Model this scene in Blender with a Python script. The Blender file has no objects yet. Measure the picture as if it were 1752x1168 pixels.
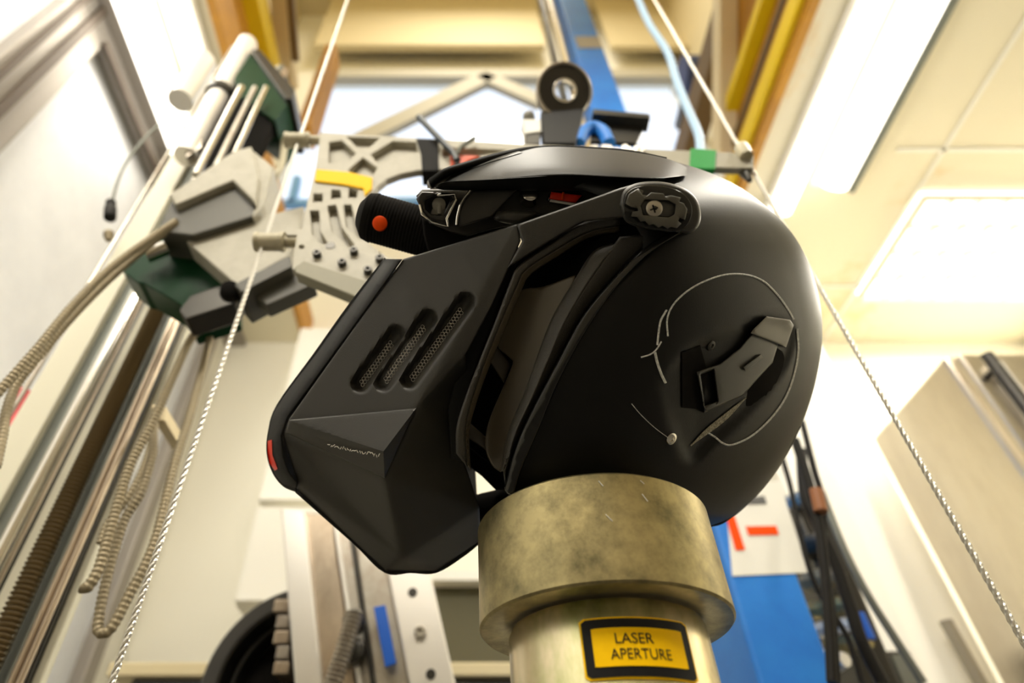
import bpy, bmesh, math, random
from mathutils import Vector, Matrix
from mathutils.geometry import delaunay_2d_cdt
from mathutils.bvhtree import BVHTree
random.seed(7)
S = bpy.context.scene
C = S.collection

# ---------------------------------------------------------------- camera, world, light, exposure
F = 1061.0                      # focal length in pixels of a 1752 x 1168 frame
PPX, PPY = 792.0, 584.0
CH = 0.90                       # camera height above the floor
PITCH = math.radians(42.6)
O = Vector((0, 0, CH))
FW = Vector((0, math.cos(PITCH), math.sin(PITCH)))
UP = Vector((0, -math.sin(PITCH), math.cos(PITCH)))
RT = Vector((1, 0, 0))
cd = bpy.data.cameras.new('camera'); cam = bpy.data.objects.new('camera', cd); C.objects.link(cam)
cam.location = O; cam.rotation_euler = (math.radians(90) + PITCH, 0, 0)
cd.sensor_width = 36; cd.lens = F / 1752 * 36; cd.shift_x = (876 - PPX) / 1752
cd.clip_start = 0.01; cd.clip_end = 50
cd.dof.use_dof = True; cd.dof.focus_distance = 0.355; cd.dof.aperture_fstop = 4.8
S.camera = cam
S.view_settings.view_transform = 'Standard'; S.view_settings.look = 'None'
S.view_settings.gamma = 1; S.view_settings.use_curve_mapping = False
S.view_settings.exposure = 0.54
w = bpy.data.worlds.new('world'); S.world = w; w.use_nodes = True
w.node_tree.nodes['Background'].inputs[0].default_value = (0.74, 0.84, 1.0, 1)
w.node_tree.nodes['Background'].inputs[1].default_value = 1.15

def area(name, loc, sx, sy, power, col=(1, .93, .80), rot=(0, 0, 0)):
    l = bpy.data.lights.new(name, 'AREA'); l.shape = 'RECTANGLE'; l.size = sx; l.size_y = sy
    l.energy = power; l.color = col
    o = bpy.data.objects.new(name, l); C.objects.link(o); o.location = loc; o.rotation_euler = rot
    return o
HC = 2.2 + CH                   # lower ceiling height
area('tube_light_left', (-1.06, .48, HC - .10), .10, 1.5, 10)
area('tube_light_right', (1.316, .50, HC - .10), .045, 1.6, 38)
area('tube_light_right_inner', (1.480, .50, HC - .10), .05, 1.6, 38)
area('panel_light', (2.36, 1.74, HC - .07), .88, .54, 26)
area('shaft_fill_light', (.2, .8, 7.3), 1.2, 1.2, 62, (1, .95, .84))  # unseen light added to brighten the cream panel in the shaft
area('rear_fill_light', (-.3, -.9, HC - .1), 1.4, .6, 46, rot=(math.radians(48), 0, 0))  # unseen fill added behind the camera for camera-facing surfaces and the back wall

# ---------------------------------------------------------------- pixel -> place
def ray(px, py):
    return FW + RT * ((px - PPX) / F) + UP * ((PPY - py) / F)
def at(px, py, z): return O + ray(px, py) * z
def atY(px, py, Y):
    r = ray(px, py); return O + r * (Y / r.y)
def atX(px, py, X):
    r = ray(px, py); return O + r * (X / r.x)
def atZ(px, py, Z):
    r = ray(px, py); return O + r * ((Z - CH) / r.z)
def XofY(px, py, Y): return atY(px, py, Y).x

# ---------------------------------------------------------------- materials
def mat(name, col, rough=.5, metal=0., emit=0., noise=None, bump=None, ecol=None, spec=.5, coat=0., alpha=None, wave=None, trans=0.):
    m = bpy.data.materials.new(name); m.use_nodes = True
    nt = m.node_tree; b = nt.nodes['Principled BSDF']
    b.inputs['Base Color'].default_value = (*col, 1); b.inputs['Roughness'].default_value = rough
    b.inputs['Metallic'].default_value = metal; b.inputs['Specular IOR Level'].default_value = spec
    b.inputs['Coat Weight'].default_value = coat
    if trans: b.inputs['Transmission Weight'].default_value = trans
    if emit:
        b.inputs['Emission Color'].default_value = (*(ecol or col), 1); b.inputs['Emission Strength'].default_value = emit
    tc = nt.nodes.new('ShaderNodeTexCoord')
    if noise:      # (scale, colour2, lo, hi[, stretch])
        mp = nt.nodes.new('ShaderNodeMapping'); nt.links.new(tc.outputs['Object'], mp.inputs[0])
        if len(noise) > 4: mp.inputs['Scale'].default_value = noise[4]
        n = nt.nodes.new('ShaderNodeTexNoise'); n.inputs['Scale'].default_value = noise[0]; n.inputs['Detail'].default_value = 6
        n.inputs['Roughness'].default_value = .72
        nt.links.new(mp.outputs[0], n.inputs['Vector'])
        r = nt.nodes.new('ShaderNodeValToRGB'); r.color_ramp.elements[0].position = noise[2]; r.color_ramp.elements[1].position = noise[3]
        r.color_ramp.elements[0].color = (*noise[1], 1); r.color_ramp.elements[1].color = (*col, 1)
        nt.links.new(n.outputs[0], r.inputs[0]); nt.links.new(r.outputs[0], b.inputs['Base Color'])
    if bump:       # (scale, strength)
        n2 = nt.nodes.new('ShaderNodeTexNoise'); n2.inputs['Scale'].default_value = bump[0]; n2.inputs['Detail'].default_value = 3
        nt.links.new(tc.outputs['Object'], n2.inputs['Vector'])
        bp = nt.nodes.new('ShaderNodeBump'); bp.inputs['Strength'].default_value = bump[1]; bp.inputs['Distance'].default_value = .0005
        nt.links.new(n2.outputs[0], bp.inputs['Height']); nt.links.new(bp.outputs[0], b.inputs['Normal'])
    return m
M = {}
M['shell'] = mat('matte_black_paint', (.0035, .0033, .0028), .47, bump=(900, .10), spec=.26)
M['panel'] = mat('matte_black_panel', (.036, .034, .029), .46, bump=(1500, .18), spec=.45)
M['trim'] = mat('black_rubber_trim', (.009, .009, .008), .6, spec=.3)
M['grain'] = mat('grained_black_plastic', (.045, .041, .033), .36, bump=(2500, .6))
M['satin'] = mat('satin_black_plastic', (.11, .09, .06), .30)  # brownish base stands in for light reflected off the inner visor
M['gloss'] = mat('gloss_black_plastic', (.010, .010, .009), .14)
M['foam'] = mat('black_lining', (.010, .009, .008), .95, spec=.1)
M['greycap'] = mat('grey_plastic_cap', (.20, .19, .16), .45)
M['greybody'] = mat('dark_grey_plastic', (.045, .044, .038), .4)
M['greyhinge'] = mat('worn_grey_plastic', (.09, .085, .07), .35)
M['chrome'] = mat('bright_chrome', (.85, .82, .75), .15, 1)
M['red'] = mat('red_plastic', (1.0, .035, .008), .35)
M['orange'] = mat('orange_sticker', (1.0, .085, .002), .5, spec=.15)
M['white'] = mat('white_paint', (.85, .84, .78), .5)
M['chalk'] = mat('white_marker', (.80, .82, .80), .8, noise=(700, (.35, .37, .36), .35, .6))
M['scrape'] = mat('scraped_plastic', (.45, .42, .32), .8, noise=(900, (.16, .15, .11), .4, .6))
M['brass'] = mat('stained_zinc_plated_steel', (.46, .385, .19), .38, .85, noise=(38, (.13, .115, .06), .30, .62), bump=(120, .25))
M['brass2'] = mat('iridescent_zinc_tube', (.86, .74, .50), .27, .9, noise=(26, (.44, .46, .20), .35, .6, (1, 1, .45)))
M['yellow'] = mat('yellow_vinyl', (1.0, .60, .0), .5, spec=.12)
M['black'] = mat('black_vinyl', (.008, .008, .008), .45, spec=.2)
M['alu'] = mat('cast_aluminium', (.44, .415, .335), .5, .0, noise=(30, (.36, .335, .26), .3, .6))
M['aludark'] = mat('machined_aluminium', (.52, .50, .44), .33, .85, noise=(9, (.36, .30, .24), .35, .6))
M['alubrown'] = mat('brown_stained_aluminium', (.62, .52, .40), .3, .9, noise=(6, (.34, .27, .2), .35, .62, (1, 1, .5)))
M['alulight'] = mat('bright_aluminium_plate', (.86, .83, .78), .35, .5)
M['steel'] = mat('polished_steel_rod', (.78, .74, .66), .18, 1)
M['steeldark'] = mat('dark_steel', (.055, .052, .046), .35, .7)
M['greyrail'] = mat('grey_green_rail', (.16, .17, .15), .4, .6)
M['boxgrey'] = mat('dark_olive_grey_metal', (.07, .066, .05), .5)
M['barolive'] = mat('olive_grey_bar', (.27, .255, .18), .55)
M['creamrail'] = mat('cream_painted_rail', (.80, .77, .62), .45)
M['green'] = mat('green_anodised_metal', (.002, .035, .010), .4, spec=.15)
M['greentape'] = mat('green_tape', (.0, .30, .045), .5)
M['blacktape'] = mat('black_tape', (.010, .010, .010), .7, spec=.15)
M['nylon'] = mat('cream_nylon_bush', (.55, .50, .36), .45, noise=(60, (.36, .32, .2), .3, .6))
M['rope'] = mat('steel_wire_rope', (.62, .60, .54), .35, .8)
M['hose'] = mat('braided_hose', (.30, .25, .16), .5, .4)
M['screw'] = mat('brown_lead_screw', (.20, .15, .08), .4, .5)
M['hoseblue'] = mat('pale_blue_hose', (.42, .62, .85), .5)
M['blue'] = mat('blue_painted_steel', (.012, .19, .72), .5, noise=(5, (.02, .25, .80), .35, .6))
M['bluetape'] = mat('blue_tape', (.0, .11, .62), .45)
M['cable'] = mat('black_cable', (.008, .007, .006), .55, spec=.2)
M['cream'] = mat('cream_wall_paint', (.94, .91, .79), .8)
M['ceil'] = mat('cream_ceiling_tile', (.86, .80, .62), .85, noise=(1.6, (.84, .68, .42), .32, .42))
M['wallwhite'] = mat('white_wall_paint', (.93, .91, .83), .7)
M['panelcream'] = mat('yellowed_cream_panel', (.70, .60, .37), .7)
M['greyframe'] = mat('grey_window_frame', (.55, .52, .42), .6)
M['tan'] = mat('tan_painted_post', (.78, .66, .42), .6)
M['ochre'] = mat('ochre_beam', (.62, .30, .03), .55, noise=(3, (.42, .20, .04), .35, .6))
M['yellowbeam'] = mat('yellow_painted_beam', (.80, .56, .0), .5)
M['brownbeam'] = mat('brown_beam', (.16, .10, .04), .6)
M['frost'] = mat('frosted_sheet', (.84, .86, .90), .55, noise=(2.2, (.68, .70, .75), .3, .7))
M['frame'] = mat('grey_aluminium_frame', (.33, .30, .265), .45, .3)
M['framedark'] = mat('dark_frame_gasket', (.10, .075, .055), .6)
M['stainless'] = mat('stainless_steel', (.66, .60, .48), .28, .9, noise=(3, (.50, .44, .34), .35, .6, (1, 1, .3)))
M['shadowbox'] = mat('dark_olive_recess_shade', (.10, .09, .045), .7)
M['lamp'] = mat('fluorescent_tube', (1, .97, .88), .5, emit=2.2, ecol=(1, .95, .84))
M['lamphouse'] = mat('white_lamp_housing', (.9, .88, .8), .5)
M['silverlabel'] = mat('grey_metal_label', (.34, .30, .22), .5)
M['darkgrey'] = mat('grey_print', (.12, .12, .12), .6)
M['floor'] = mat('dark_grey_floor', (.07, .065, .055), .5, noise=(4, (.05, .045, .04), .4, .6))
M['rearwall'] = mat('brown_rear_wall', (.40, .35, .27), .8)
M['glass'] = mat('window_glass', (1, 1, 1), .02, trans=1.0)
M['copper'] = mat('brown_cable_sleeve', (.28, .10, .03), .5)
M['redplastic'] = mat('pink_red_plastic', (.75, .10, .12), .5)

# ---------------------------------------------------------------- object helpers
LOC = {}
def thing(name, label, cat, loc, group=None):
    o = bpy.data.objects.new(name, None); C.objects.link(o); o.location = loc; o.empty_display_size = .02
    o['label'] = label; o['category'] = cat
    if group: o['group'] = group
    LOC[o.name] = Vector(loc); return o
def tag(o, label, cat, group=None):
    o['label'] = label; o['category'] = cat
    if group: o['group'] = group
    return o
def mk(name, geom, m, parent=None, smooth=40, label=None, bevel=0, structure=False, origin=None):
    vs, fs = geom
    vs = [Vector(v) for v in vs]
    if parent is not None: org = LOC[parent.name]
    elif origin is not None: org = Vector(origin)
    else:
        n = len(vs); org = sum(vs, Vector()) / n; org.z = min(v.z for v in vs)
    me = bpy.data.meshes.new(name)
    me.from_pydata([v - org for v in vs], [], fs)
    bm = bmesh.new(); bm.from_mesh(me); bmesh.ops.recalc_face_normals(bm, faces=bm.faces); bm.to_mesh(me); bm.free()
    if smooth:
        for p in me.polygons: p.use_smooth = True
        me.set_sharp_from_angle(angle=math.radians(smooth))
    me.materials.append(M[m] if isinstance(m, str) else m)
    o = bpy.data.objects.new(name, me); C.objects.link(o)
    if parent is not None: o.parent = parent
    else: o.location = org
    LOC[o.name] = org
    if bevel:
        b = o.modifiers.new('bevel', 'BEVEL'); b.width = bevel; b.segments = 2; b.limit_method = 'ANGLE'
    if label: o['label'] = label
    if structure: o['kind'] = 'structure'
    return o
def join(*gs):
    V, Fc = [], []
    for vs, fs in gs:
        n = len(V); V += list(vs); Fc += [tuple(i + n for i in f) for f in fs]
    return V, Fc
def boxc(x0, x1, y0, y1, z0, z1):
    v = [Vector((x, y, z)) for x in (x0, x1) for y in (y0, y1) for z in (z0, z1)]
    return v, [(0, 1, 3, 2), (4, 6, 7, 5), (0, 4, 5, 1), (2, 3, 7, 6), (0, 2, 6, 4), (1, 5, 7, 3)]
def extrude(pts, ext):
    n = len(pts); v = [Vector(p) for p in pts] + [Vector(p) + ext for p in pts]
    return v, [tuple(range(n)), tuple(range(2 * n - 1, n - 1, -1))] + [(i, (i + 1) % n, (i + 1) % n + n, i + n) for i in range(n)]
def frames(path):
    T = []
    n = len(path)
    for i in range(n):
        T.append((path[min(i + 1, n - 1)] - path[max(i - 1, 0)]).normalized())
    a = Vector((0, 0, 1)) if abs(T[0].z) < .9 else Vector((1, 0, 0))
    nrm = (a - T[0] * a.dot(T[0])).normalized(); R = []
    for t in T:
        nrm = (nrm - t * nrm.dot(t)).normalized(); R.append((nrm, t.cross(nrm)))
    return R
def cat(pts, k=8):
    P = [Vector(p) for p in pts]; out = []
    for i in range(len(P) - 1):
        a = P[i - 1] if i else P[i] * 2 - P[i + 1]; b, c = P[i], P[i + 1]
        d = P[i + 2] if i + 2 < len(P) else P[i + 1] * 2 - P[i]
        for j in range(k):
            t = j / k
            out.append(.5 * ((2 * b) + (c - a) * t + (2 * a - 5 * b + 4 * c - d) * t * t + (3 * b - a - 3 * c + d) * t ** 3))
    out.append(P[-1]); return out
def resample(path, step):
    out = [path[0]]; acc = 0
    for a, b in zip(path, path[1:]):
        L = (b - a).length
        if L == 0: continue
        d = step - acc
        while d <= L: out.append(a + (b - a) * (d / L)); d += step
        acc = (acc + L) % step
    return out
def tube(path, r, n=12, rib=None, twist=None, rfn=None):
    # rib = (pitch, amount); twist = (pitch, lobes, amount)
    if rib: path = resample(path, rib[0] / 4)
    elif twist: path = resample(path, twist[0] / 14)
    R = frames(path); V = []; s = 0
    for i, p in enumerate(path):
        if i: s += (p - path[i - 1]).length
        rr = rfn(i / (len(path) - 1)) if rfn else r
        if rib: rr *= 1 + rib[1] * math.cos(2 * math.pi * s / rib[0])
        for j in range(n):
            a = 2 * math.pi * j / n; q = rr
            if twist:
                q = rr * (1 - twist[2] + twist[2] * abs(math.cos(twist[1] * a / 2)) * 2)
                a += 2 * math.pi * s / twist[0]
            V.append(p + R[i][0] * math.cos(a) * q + R[i][1] * math.sin(a) * q)
    fs = [tuple(range(n - 1, -1, -1)), tuple(range((len(path) - 1) * n, len(path) * n))]
    for i in range(len(path) - 1):
        for j in range(n):
            k = (j + 1) % n
            fs.append((i * n + j, i * n + k, (i + 1) * n + k, (i + 1) * n + j))
    return V, fs
def rod(a, b, r, n=24): return tube([Vector(a), Vector(b)], r, n)
def lathe(c, ax, prof, n=48):
    # prof: list of (r, h) along axis ax from c
    ax = ax.normalized(); t = Vector((1, 0, 0)) if abs(ax.x) < .9 else Vector((0, 1, 0))
    u = (t - ax * t.dot(ax)).normalized(); v = ax.cross(u); V = []
    for r, h in prof:
        for j in range(n):
            a = 2 * math.pi * j / n; V.append(c + ax * h + u * math.cos(a) * r + v * math.sin(a) * r)
    fs = []
    for i in range(len(prof) - 1):
        for j in range(n):
            k = (j + 1) % n; fs.append((i * n + j, i * n + k, (i + 1) * n + k, (i + 1) * n + j))
    if prof[0][0] > 1e-6 and prof[0] != prof[-1]: fs.append(tuple(range(n - 1, -1, -1)))
    if prof[-1][0] > 1e-6 and prof[0] != prof[-1]: fs.append(tuple(range((len(prof) - 1) * n, len(prof) * n)))
    return V, fs
def ring(c, ax, R0, R1, h, n=48):
    b = min(h, R1 - R0) * .12
    p = [(R0, b), (R0 + b, 0), (R1 - b, 0), (R1, b), (R1, h - b), (R1 - b, h), (R0 + b, h), (R0, h - b), (R0, b)]
    return lathe(c, ax, p, n)
# 2-D helpers in pixels
def inside(x, y, poly):
    c = False; n = len(poly); j = n - 1
    for i in range(n):
        xi, yi = poly[i]; xj, yj = poly[j]
        if (yi > y) != (yj > y) and x < (xj - xi) * (y - yi) / (yj - yi) + xi: c = not c
        j = i
    return c
def segd(x, y, a, b):
    dx, dy = b[0] - a[0], b[1] - a[1]; L = dx * dx + dy * dy
    t = max(0, min(1, ((x - a[0]) * dx + (y - a[1]) * dy) / L)) if L else 0
    return math.hypot(x - a[0] - t * dx, y - a[1] - t * dy)
def pdist(x, y, poly, closed=True):
    n = len(poly)
    return min(segd(x, y, poly[i], poly[(i + 1) % n]) for i in range(n if closed else n - 1))
def curve2(pts, k=6):
    return [(p.x, p.y) for p in cat([Vector((a, b, 0)) for a, b in pts], k)]
def dens(poly, step, closed=True):
    out = []; n = len(poly)
    for i in range(n if closed else n - 1):
        a, b = poly[i], poly[(i + 1) % n]; L = math.hypot(b[0] - a[0], b[1] - a[1]); k = max(1, int(L / step))
        for j in range(k): out.append((a[0] + (b[0] - a[0]) * j / k, a[1] + (b[1] - a[1]) * j / k))
    if not closed: out.append(poly[-1])
    return out
def tri(outline, holes=(), grid=None, extra=(), edges=(), rings=()):
    loops = [list(outline)] + [list(h) for h in holes]
    P = []; E = []
    for lp in loops:
        n0 = len(P); P += lp; E += [(n0 + i, n0 + (i + 1) % len(lp)) for i in range(len(lp))]
    nb = len(P)
    def ok(x, y, md):
        if not inside(x, y, outline): return False
        for h in holes:
            if inside(x, y, h): return False
        return all(pdist(x, y, lp) > md for lp in loops)
    for a, b in edges:
        pl = dens([a, b], grid or 20, False); n0 = len(P); P += pl; E += [(n0 + i, n0 + i + 1) for i in range(len(pl) - 1)]
    for d in rings:
        for lp in loops:
            n = len(lp); A = sum(lp[i][0] * lp[(i + 1) % n][1] - lp[(i + 1) % n][0] * lp[i][1] for i in range(n))
            sg = (1 if A > 0 else -1) * (1 if lp is loops[0] else -1)
            for i in range(n):
                a, b = lp[i - 1], lp[(i + 1) % n]; dx, dy = b[0] - a[0], b[1] - a[1]; L = math.hypot(dx, dy) or 1
                x, y = lp[i][0] - dy / L * d * sg, lp[i][1] + dx / L * d * sg
                if ok(x, y, d * .85): P.append((x, y))
    if grid:
        xs = [p[0] for p in outline]; ys = [p[1] for p in outline]; md = (max(rings) if rings else 0) + grid * .45
        y = min(ys); r = 0
        while y < max(ys):
            x = min(xs) + (grid / 2 if r % 2 else 0)
            while x < max(xs):
                if ok(x, y, md): P.append((x, y))
                x += grid
            y += grid * .87; r += 1
    for x, y in extra:
        P.append((x, y))
    r = delaunay_2d_cdt([Vector(p) for p in P], E, [], 0, 1e-4)
    V = [(v.x, v.y) for v in r[0]]; T = []
    for f in r[2]:
        cx = sum(V[i][0] for i in f) / len(f); cy = sum(V[i][1] for i in f) / len(f)
        if inside(cx, cy, outline) and not any(inside(cx, cy, h) for h in holes): T.append(tuple(f))
    return V, T
def slab2(V, T, front, back):
    n = len(V); cnt = {}
    for f in T:
        for i in range(len(f)):
            e = (f[i], f[(i + 1) % len(f)]); k = tuple(sorted(e)); cnt.setdefault(k, []).append(e)
    vs = [front(x, y) for x, y in V] + [back(x, y) for x, y in V]
    fs = [tuple(f) for f in T] + [tuple(i + n for i in reversed(f)) for f in T]
    for k, es in cnt.items():
        if len(es) == 1: a, b = es[0]; fs.append((b, a, a + n, b + n))
    return vs, fs
def plate(outline, fn, ext, holes=()):
    V, T = tri(outline, holes)
    return slab2(V, T, fn, lambda x, y: fn(x, y) + ext)
def circ(cx, cy, r, n=20, ry=None, rot=0):
    ry = ry or r; c, s = math.cos(rot), math.sin(rot)
    return [(cx + r * math.cos(a) * c - ry * math.sin(a) * s, cy + r * math.cos(a) * s + ry * math.sin(a) * c) for a in [2 * math.pi * i / n for i in range(n)]]

# ================================================================= THE ROOM
WY = 2.40                        # back wall
LX, RX = -1.24, 2.95             # side walls
SX0, SX1 = -.84, 1.17            # high shaft between the lower ceilings
HT = 7.6
mk('floor', boxc(LX - .1, RX + .1, -1.7, WY + .1, -.1, 0), 'floor', structure=True, smooth=0)
# back wall with a window opening high up in the shaft
def wy(px, py): return atY(px, py, WY)
wz0, wz1 = wy(600, 372).z, wy(700, 132).z
wx0, wx1 = wy(540, 132).x, wy(1150, 132).x
mk('wall_back', join(boxc(LX - .6, RX, WY, WY + .12, 0, wz0), boxc(LX - .6, wx0, WY, WY + .12, wz0, wz1),
   boxc(wx1, RX, WY, WY + .12, wz0, wz1), boxc(LX - .6, RX, WY, WY + .12, wz1, HT)), 'cream', structure=True, smooth=0)
mk('wall_left', join(boxc(LX - .1, LX, -1.7, WY, 0, HC + .15)), 'wallwhite', structure=True, smooth=0)
mk('wall_right', boxc(RX, RX + .1, -1.7, WY, 0, HC + .15), 'cream', structure=True, smooth=0)
mk('wall_rear', boxc(LX, RX, -1.8, -1.7, 0, HC + .15), 'rearwall', structure=True, smooth=0)
mk('ceiling', join(boxc(LX, SX0, -1.7, WY, HC, HC + .12), boxc(SX1, RX, -1.7, WY, HC, HC + .12),
   boxc(SX0, SX1, -1.7, -.25, HC, HC + .12)), 'ceil', structure=True, smooth=0)
mk('ceiling_shaft', join(boxc(SX0 - .9, SX1 + .9, -.3, WY, HT, HT + .1)), 'panelcream', structure=True, smooth=0)
mk('wall_shaft_left', boxc(SX0 - .9, SX0 - .8, -.3, WY, HC + .12, HT), 'panelcream', structure=True, smooth=0)
mk('wall_shaft_right', boxc(SX1 + .8, SX1 + .9, -.3, WY, HC + .12, HT), 'panelcream', structure=True, smooth=0)
mk('wall_shaft_front', boxc(SX0 - .8, SX1 + .8, -.4, -.3, HC + .12, HT), 'panelcream', structure=True, smooth=0)
def gable(name, X, pts, m): # a board in the plane x = X
    return mk(name, extrude([Vector((X, y, z)) for y, z in pts], Vector((.03 if X > 0 else -.03, 0, 0))), m, structure=True, smooth=0)
ga, gb = atX(1232, 262, SX1), atX(1232, -30, SX1)
gable('trim_4', SX1, [(-.25, HC + .12), (ga.y, HC + .12), (ga.y, max(ga.z, HC + .13)), (gb.y, gb.z), (-.25, gb.z)], 'ochre')
ha, hb = atX(470, 60, SX0), atX(452, -30, SX0)
gable('trim_5', SX0, [(-.25, HC + .12), (ha.y + .1, HC + .12), (ha.y, max(ha.z, HC + .13)), (hb.y, hb.z), (-.25, hb.z)], 'ochre')
# window: frame, diagonal brace, mullions, pane
win = thing('window_1', 'high clerestory window with diagonal brace', 'window', (0, WY, wz0)); del win['category']; win['kind'] = 'structure'
fr = []
t = .07
fr.append(boxc(wx0, wx1, WY - .03, WY + .05, wz1 - .05, wz1 + .10))
fr.append(boxc(wx0, wx1, WY - .03, WY + .05, wz0 - .06, wz0))
mk('window_frame', join(*fr), 'greyframe', win, smooth=0)
def bar(a, b, wd, y0, th):
    a, b = Vector(a), Vector(b); d = (b - a).normalized(); n = Vector((d.z, 0, -d.x)) * wd / 2
    return extrude([a - n, a + n, b + n, b - n], Vector((0, th, 0)))
def q(px, py): p = atY(px, py, WY - .10); return (p.x, p.y, p.z)
mk('brace', bar(q(560, 262), q(838, 126), .16, 0, .06), 'greyframe', win, smooth=0)
mk('brace', bar(q(825, 126), q(930, 172), .14, 0, .06), 'greyframe', win, smooth=0)
def q2(px, py): p = atY(px, py, WY - .03); return (p.x, p.y, p.z)
M['paleblue'] = mat('pale_blue_bar', (.22, .48, .85), .6)
mk('mullion', bar(q2(460, 345), q2(1010, 333), .05, 0, .05), 'paleblue', win, smooth=0)
mk('mullion', bar(q2(497, 345), q2(508, 300), .05, 0, .05), 'paleblue', win, smooth=0)
mk('pane', boxc(wx0, wx1, WY + .06, WY + .065, wz0, wz1), 'glass', win, smooth=0)
# large cream panel above the window
pz = wy(700, 112).z
mk('wall_panel_upper', boxc(wx0 - .02, XofY(925, 60, WY - .12), WY - .18, WY - .12, pz, HT - .02), 'panelcream', structure=True, smooth=0)
o = mk('wall_panel_side', boxc(XofY(1035, 60, WY - .12), XofY(1180, 60, WY - .12), WY - .17, WY - .12, pz, HT - .02), 'panelcream', structure=True, smooth=0)
# posts
def vpost(name, pl, pr, py, Y, depth, z0, z1, m, label, cat_, group=None, bevel=.004):
    x0, x1 = XofY(pl, py, Y), XofY(pr, py, Y)
    g = boxc(x0, x1, Y, Y + depth, z0, z1)
    o = mk(name, g, m, smooth=0, bevel=bevel)
    return tag(o, label, cat_, group)
def rafter(a, b, X, wd, dp, m, label):
    a, b = atX(*a, X), atX(*b, X); d = (b - a).normalized(); n = Vector((0, -d.z, d.y)) * wd / 2
    o_ = mk('rafter', extrude([a - n, a + n, b + n, b - n], Vector((dp, 0, 0))), m, smooth=0, bevel=.004); return tag(o_, label, 'rafter')
rafter((1224, 290), (1226, -40), SX1 - .08, .085, .075, 'tan', 'tan sloping rafter to the right of the pale blue hose')
rafter((478, 150), (464, -40), SX0 + .005, .10, .075, 'tan', 'tan sloping rafter between the dark bar and the yellow beam at upper left')
rafter((512, 235), (560, 95), SX0 + .12, .12, .06, 'ochre', 'brown sloping board along the left side of the high window')
rafter((500, 105), (488, -40), SX0 + .10, .035, .03, 'brownbeam', 'thin dark bar beside the tan rafter at upper left')
# beams along the shaft edges
def ybeam(name, p1, p2, Z, wd, ht, m, label, group=None, y1=None):
    a = atZ(*p1, Z); b = atZ(*p2, Z); x = (a.x + b.x) / 2
    o = mk(name, boxc(x - wd / 2, x + wd / 2, -.24, y1 or WY - .02, Z, Z + ht), m, smooth=0, bevel=.006)
    return tag(o, label, 'beam', group)
mk('trim_1', boxc(SX0 + .001, SX0 + .03, -.25, WY - .002, HC - .01, HC + .16), 'ochre', structure=True, smooth=0)
mk('trim_2', boxc(SX1 - .03, SX1 - .001, -.25, WY - .002, HC - .01, HC + .16), 'ochre', structure=True, smooth=0)
for (zz, ye, wd, lab) in ((2.225, 1.56, .075, 'wide yellow painted beam nearest the long lamps at upper right'), (2.50, 1.30, .05, 'narrower yellow beam farther from the long lamps, next to the tan rafter')):
    o = mk('crane_beam', boxc(SX1 - .055, SX1 - .032 if zz < 2.37 else SX1 - .001, -.24, ye, CH + zz, CH + zz + wd), 'yellowbeam', smooth=0, bevel=.004); tag(o, lab, 'beam')
o = mk('timber_beam', boxc(SX1 - .028, SX1 - .001, -.24, 1.38, CH + 2.39, CH + 2.42), 'brownbeam', smooth=0); tag(o, 'thin dark brown batten between the two yellow beams at upper right', 'beam')
ybeam('crane_beam', (425, 0), (433, 50), HC + .35, .08, .12, 'yellowbeam', 'yellow beam at upper left beside the rail top', y1=1.35)
ybeam('timber_beam', (1270, 0), (1225, 120), HC + .75, .10, .16, 'brownbeam', 'dark brown timber running along the shaft at upper right')
ybeam('timber_beam', (400, 0), (405, 50), HC + .7, .06, .16, 'brownbeam', 'dark brown timber running along the shaft at upper left', y1=1.35)
# the blue roller behind
mh = thing('motor_housing', 'dark blue round housing on a bracket beside the tan rafter at upper right', 'motor', atY(1190, 130, 2.0))
M['navy'] = mat('navy_housing', (.02, .04, .14), .5)
mk('body', rod(atY(1165, 130, 2.0), atY(1212, 130, 2.0), .14, 24), 'navy', mh)
pm = atY(1188, 130, 2.0); mk('bracket', boxc(pm.x - .04, pm.x + .04, 2.05, WY - .001, pm.z - .04, pm.z + .04), 'steeldark', mh, smooth=0)
# ceiling lamps -------------------------------------------------
def lamp(name, xa, xb, y0, y1, Z, label, group=None, tubes=1):
    t_ = thing(name, label, 'ceiling lamp', ((xa + xb) / 2, (y0 + y1) / 2, Z - .09), group)
    mk('housing', boxc(xa, xb, y0, y1, Z - .04, Z - .002), 'lamphouse', t_, smooth=0, bevel=.004)
    n = tubes
    for i in range(n):
        x = xa + (xb - xa) * (i + .5) / n
        mk('tube', rod((x, y0 + .03, Z - .06), (x, y1 - .03, Z - .06), .42 * (xb - xa) / n if n == 1 else .03, 16), 'lamp', t_)
    return t_
def xz(px, py, Z): return atZ(px, py, Z).x
lamp('strip_lamp', -1.125, -1.0, -.3, atZ(302, 262, HC).y, HC, 'long glowing strip lamp on the ceiling above the frosted window at the left')
lamp('strip_lamp', -1.0 + .03, -.875, -.3, atZ(345, 130, HC).y, HC, 'second glowing strip lamp at the left, next to the yellow beam')
lamp('strip_lamp', xz(1453, 0, HC) , xz(1505, 0, HC), -.3, atZ(1348, 355, HC).y, HC, 'long glowing strip lamp at upper right, nearer the yellow beams')
lamp('strip_lamp', xz(1528, 0, HC), xz(1600, 0, HC), -.3, atZ(1430, 310, HC).y, HC, 'long glowing strip lamp at upper right, nearer the stained ceiling tiles')
g = boxc(xz(1612, 0, HC), xz(1622, 0, HC), -.3, atZ(1445, 318, HC).y, HC - .05, HC - .002)
tag(mk('cable_duct', g, 'greyrail', smooth=0), 'thin grey duct running beside the right-hand strip lamp', 'duct')
mk('trim_6', boxc(LX + .003, -1.135, -1.6, WY - .002, HC - .03, HC - .001), 'frame', structure=True, smooth=0)
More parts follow.
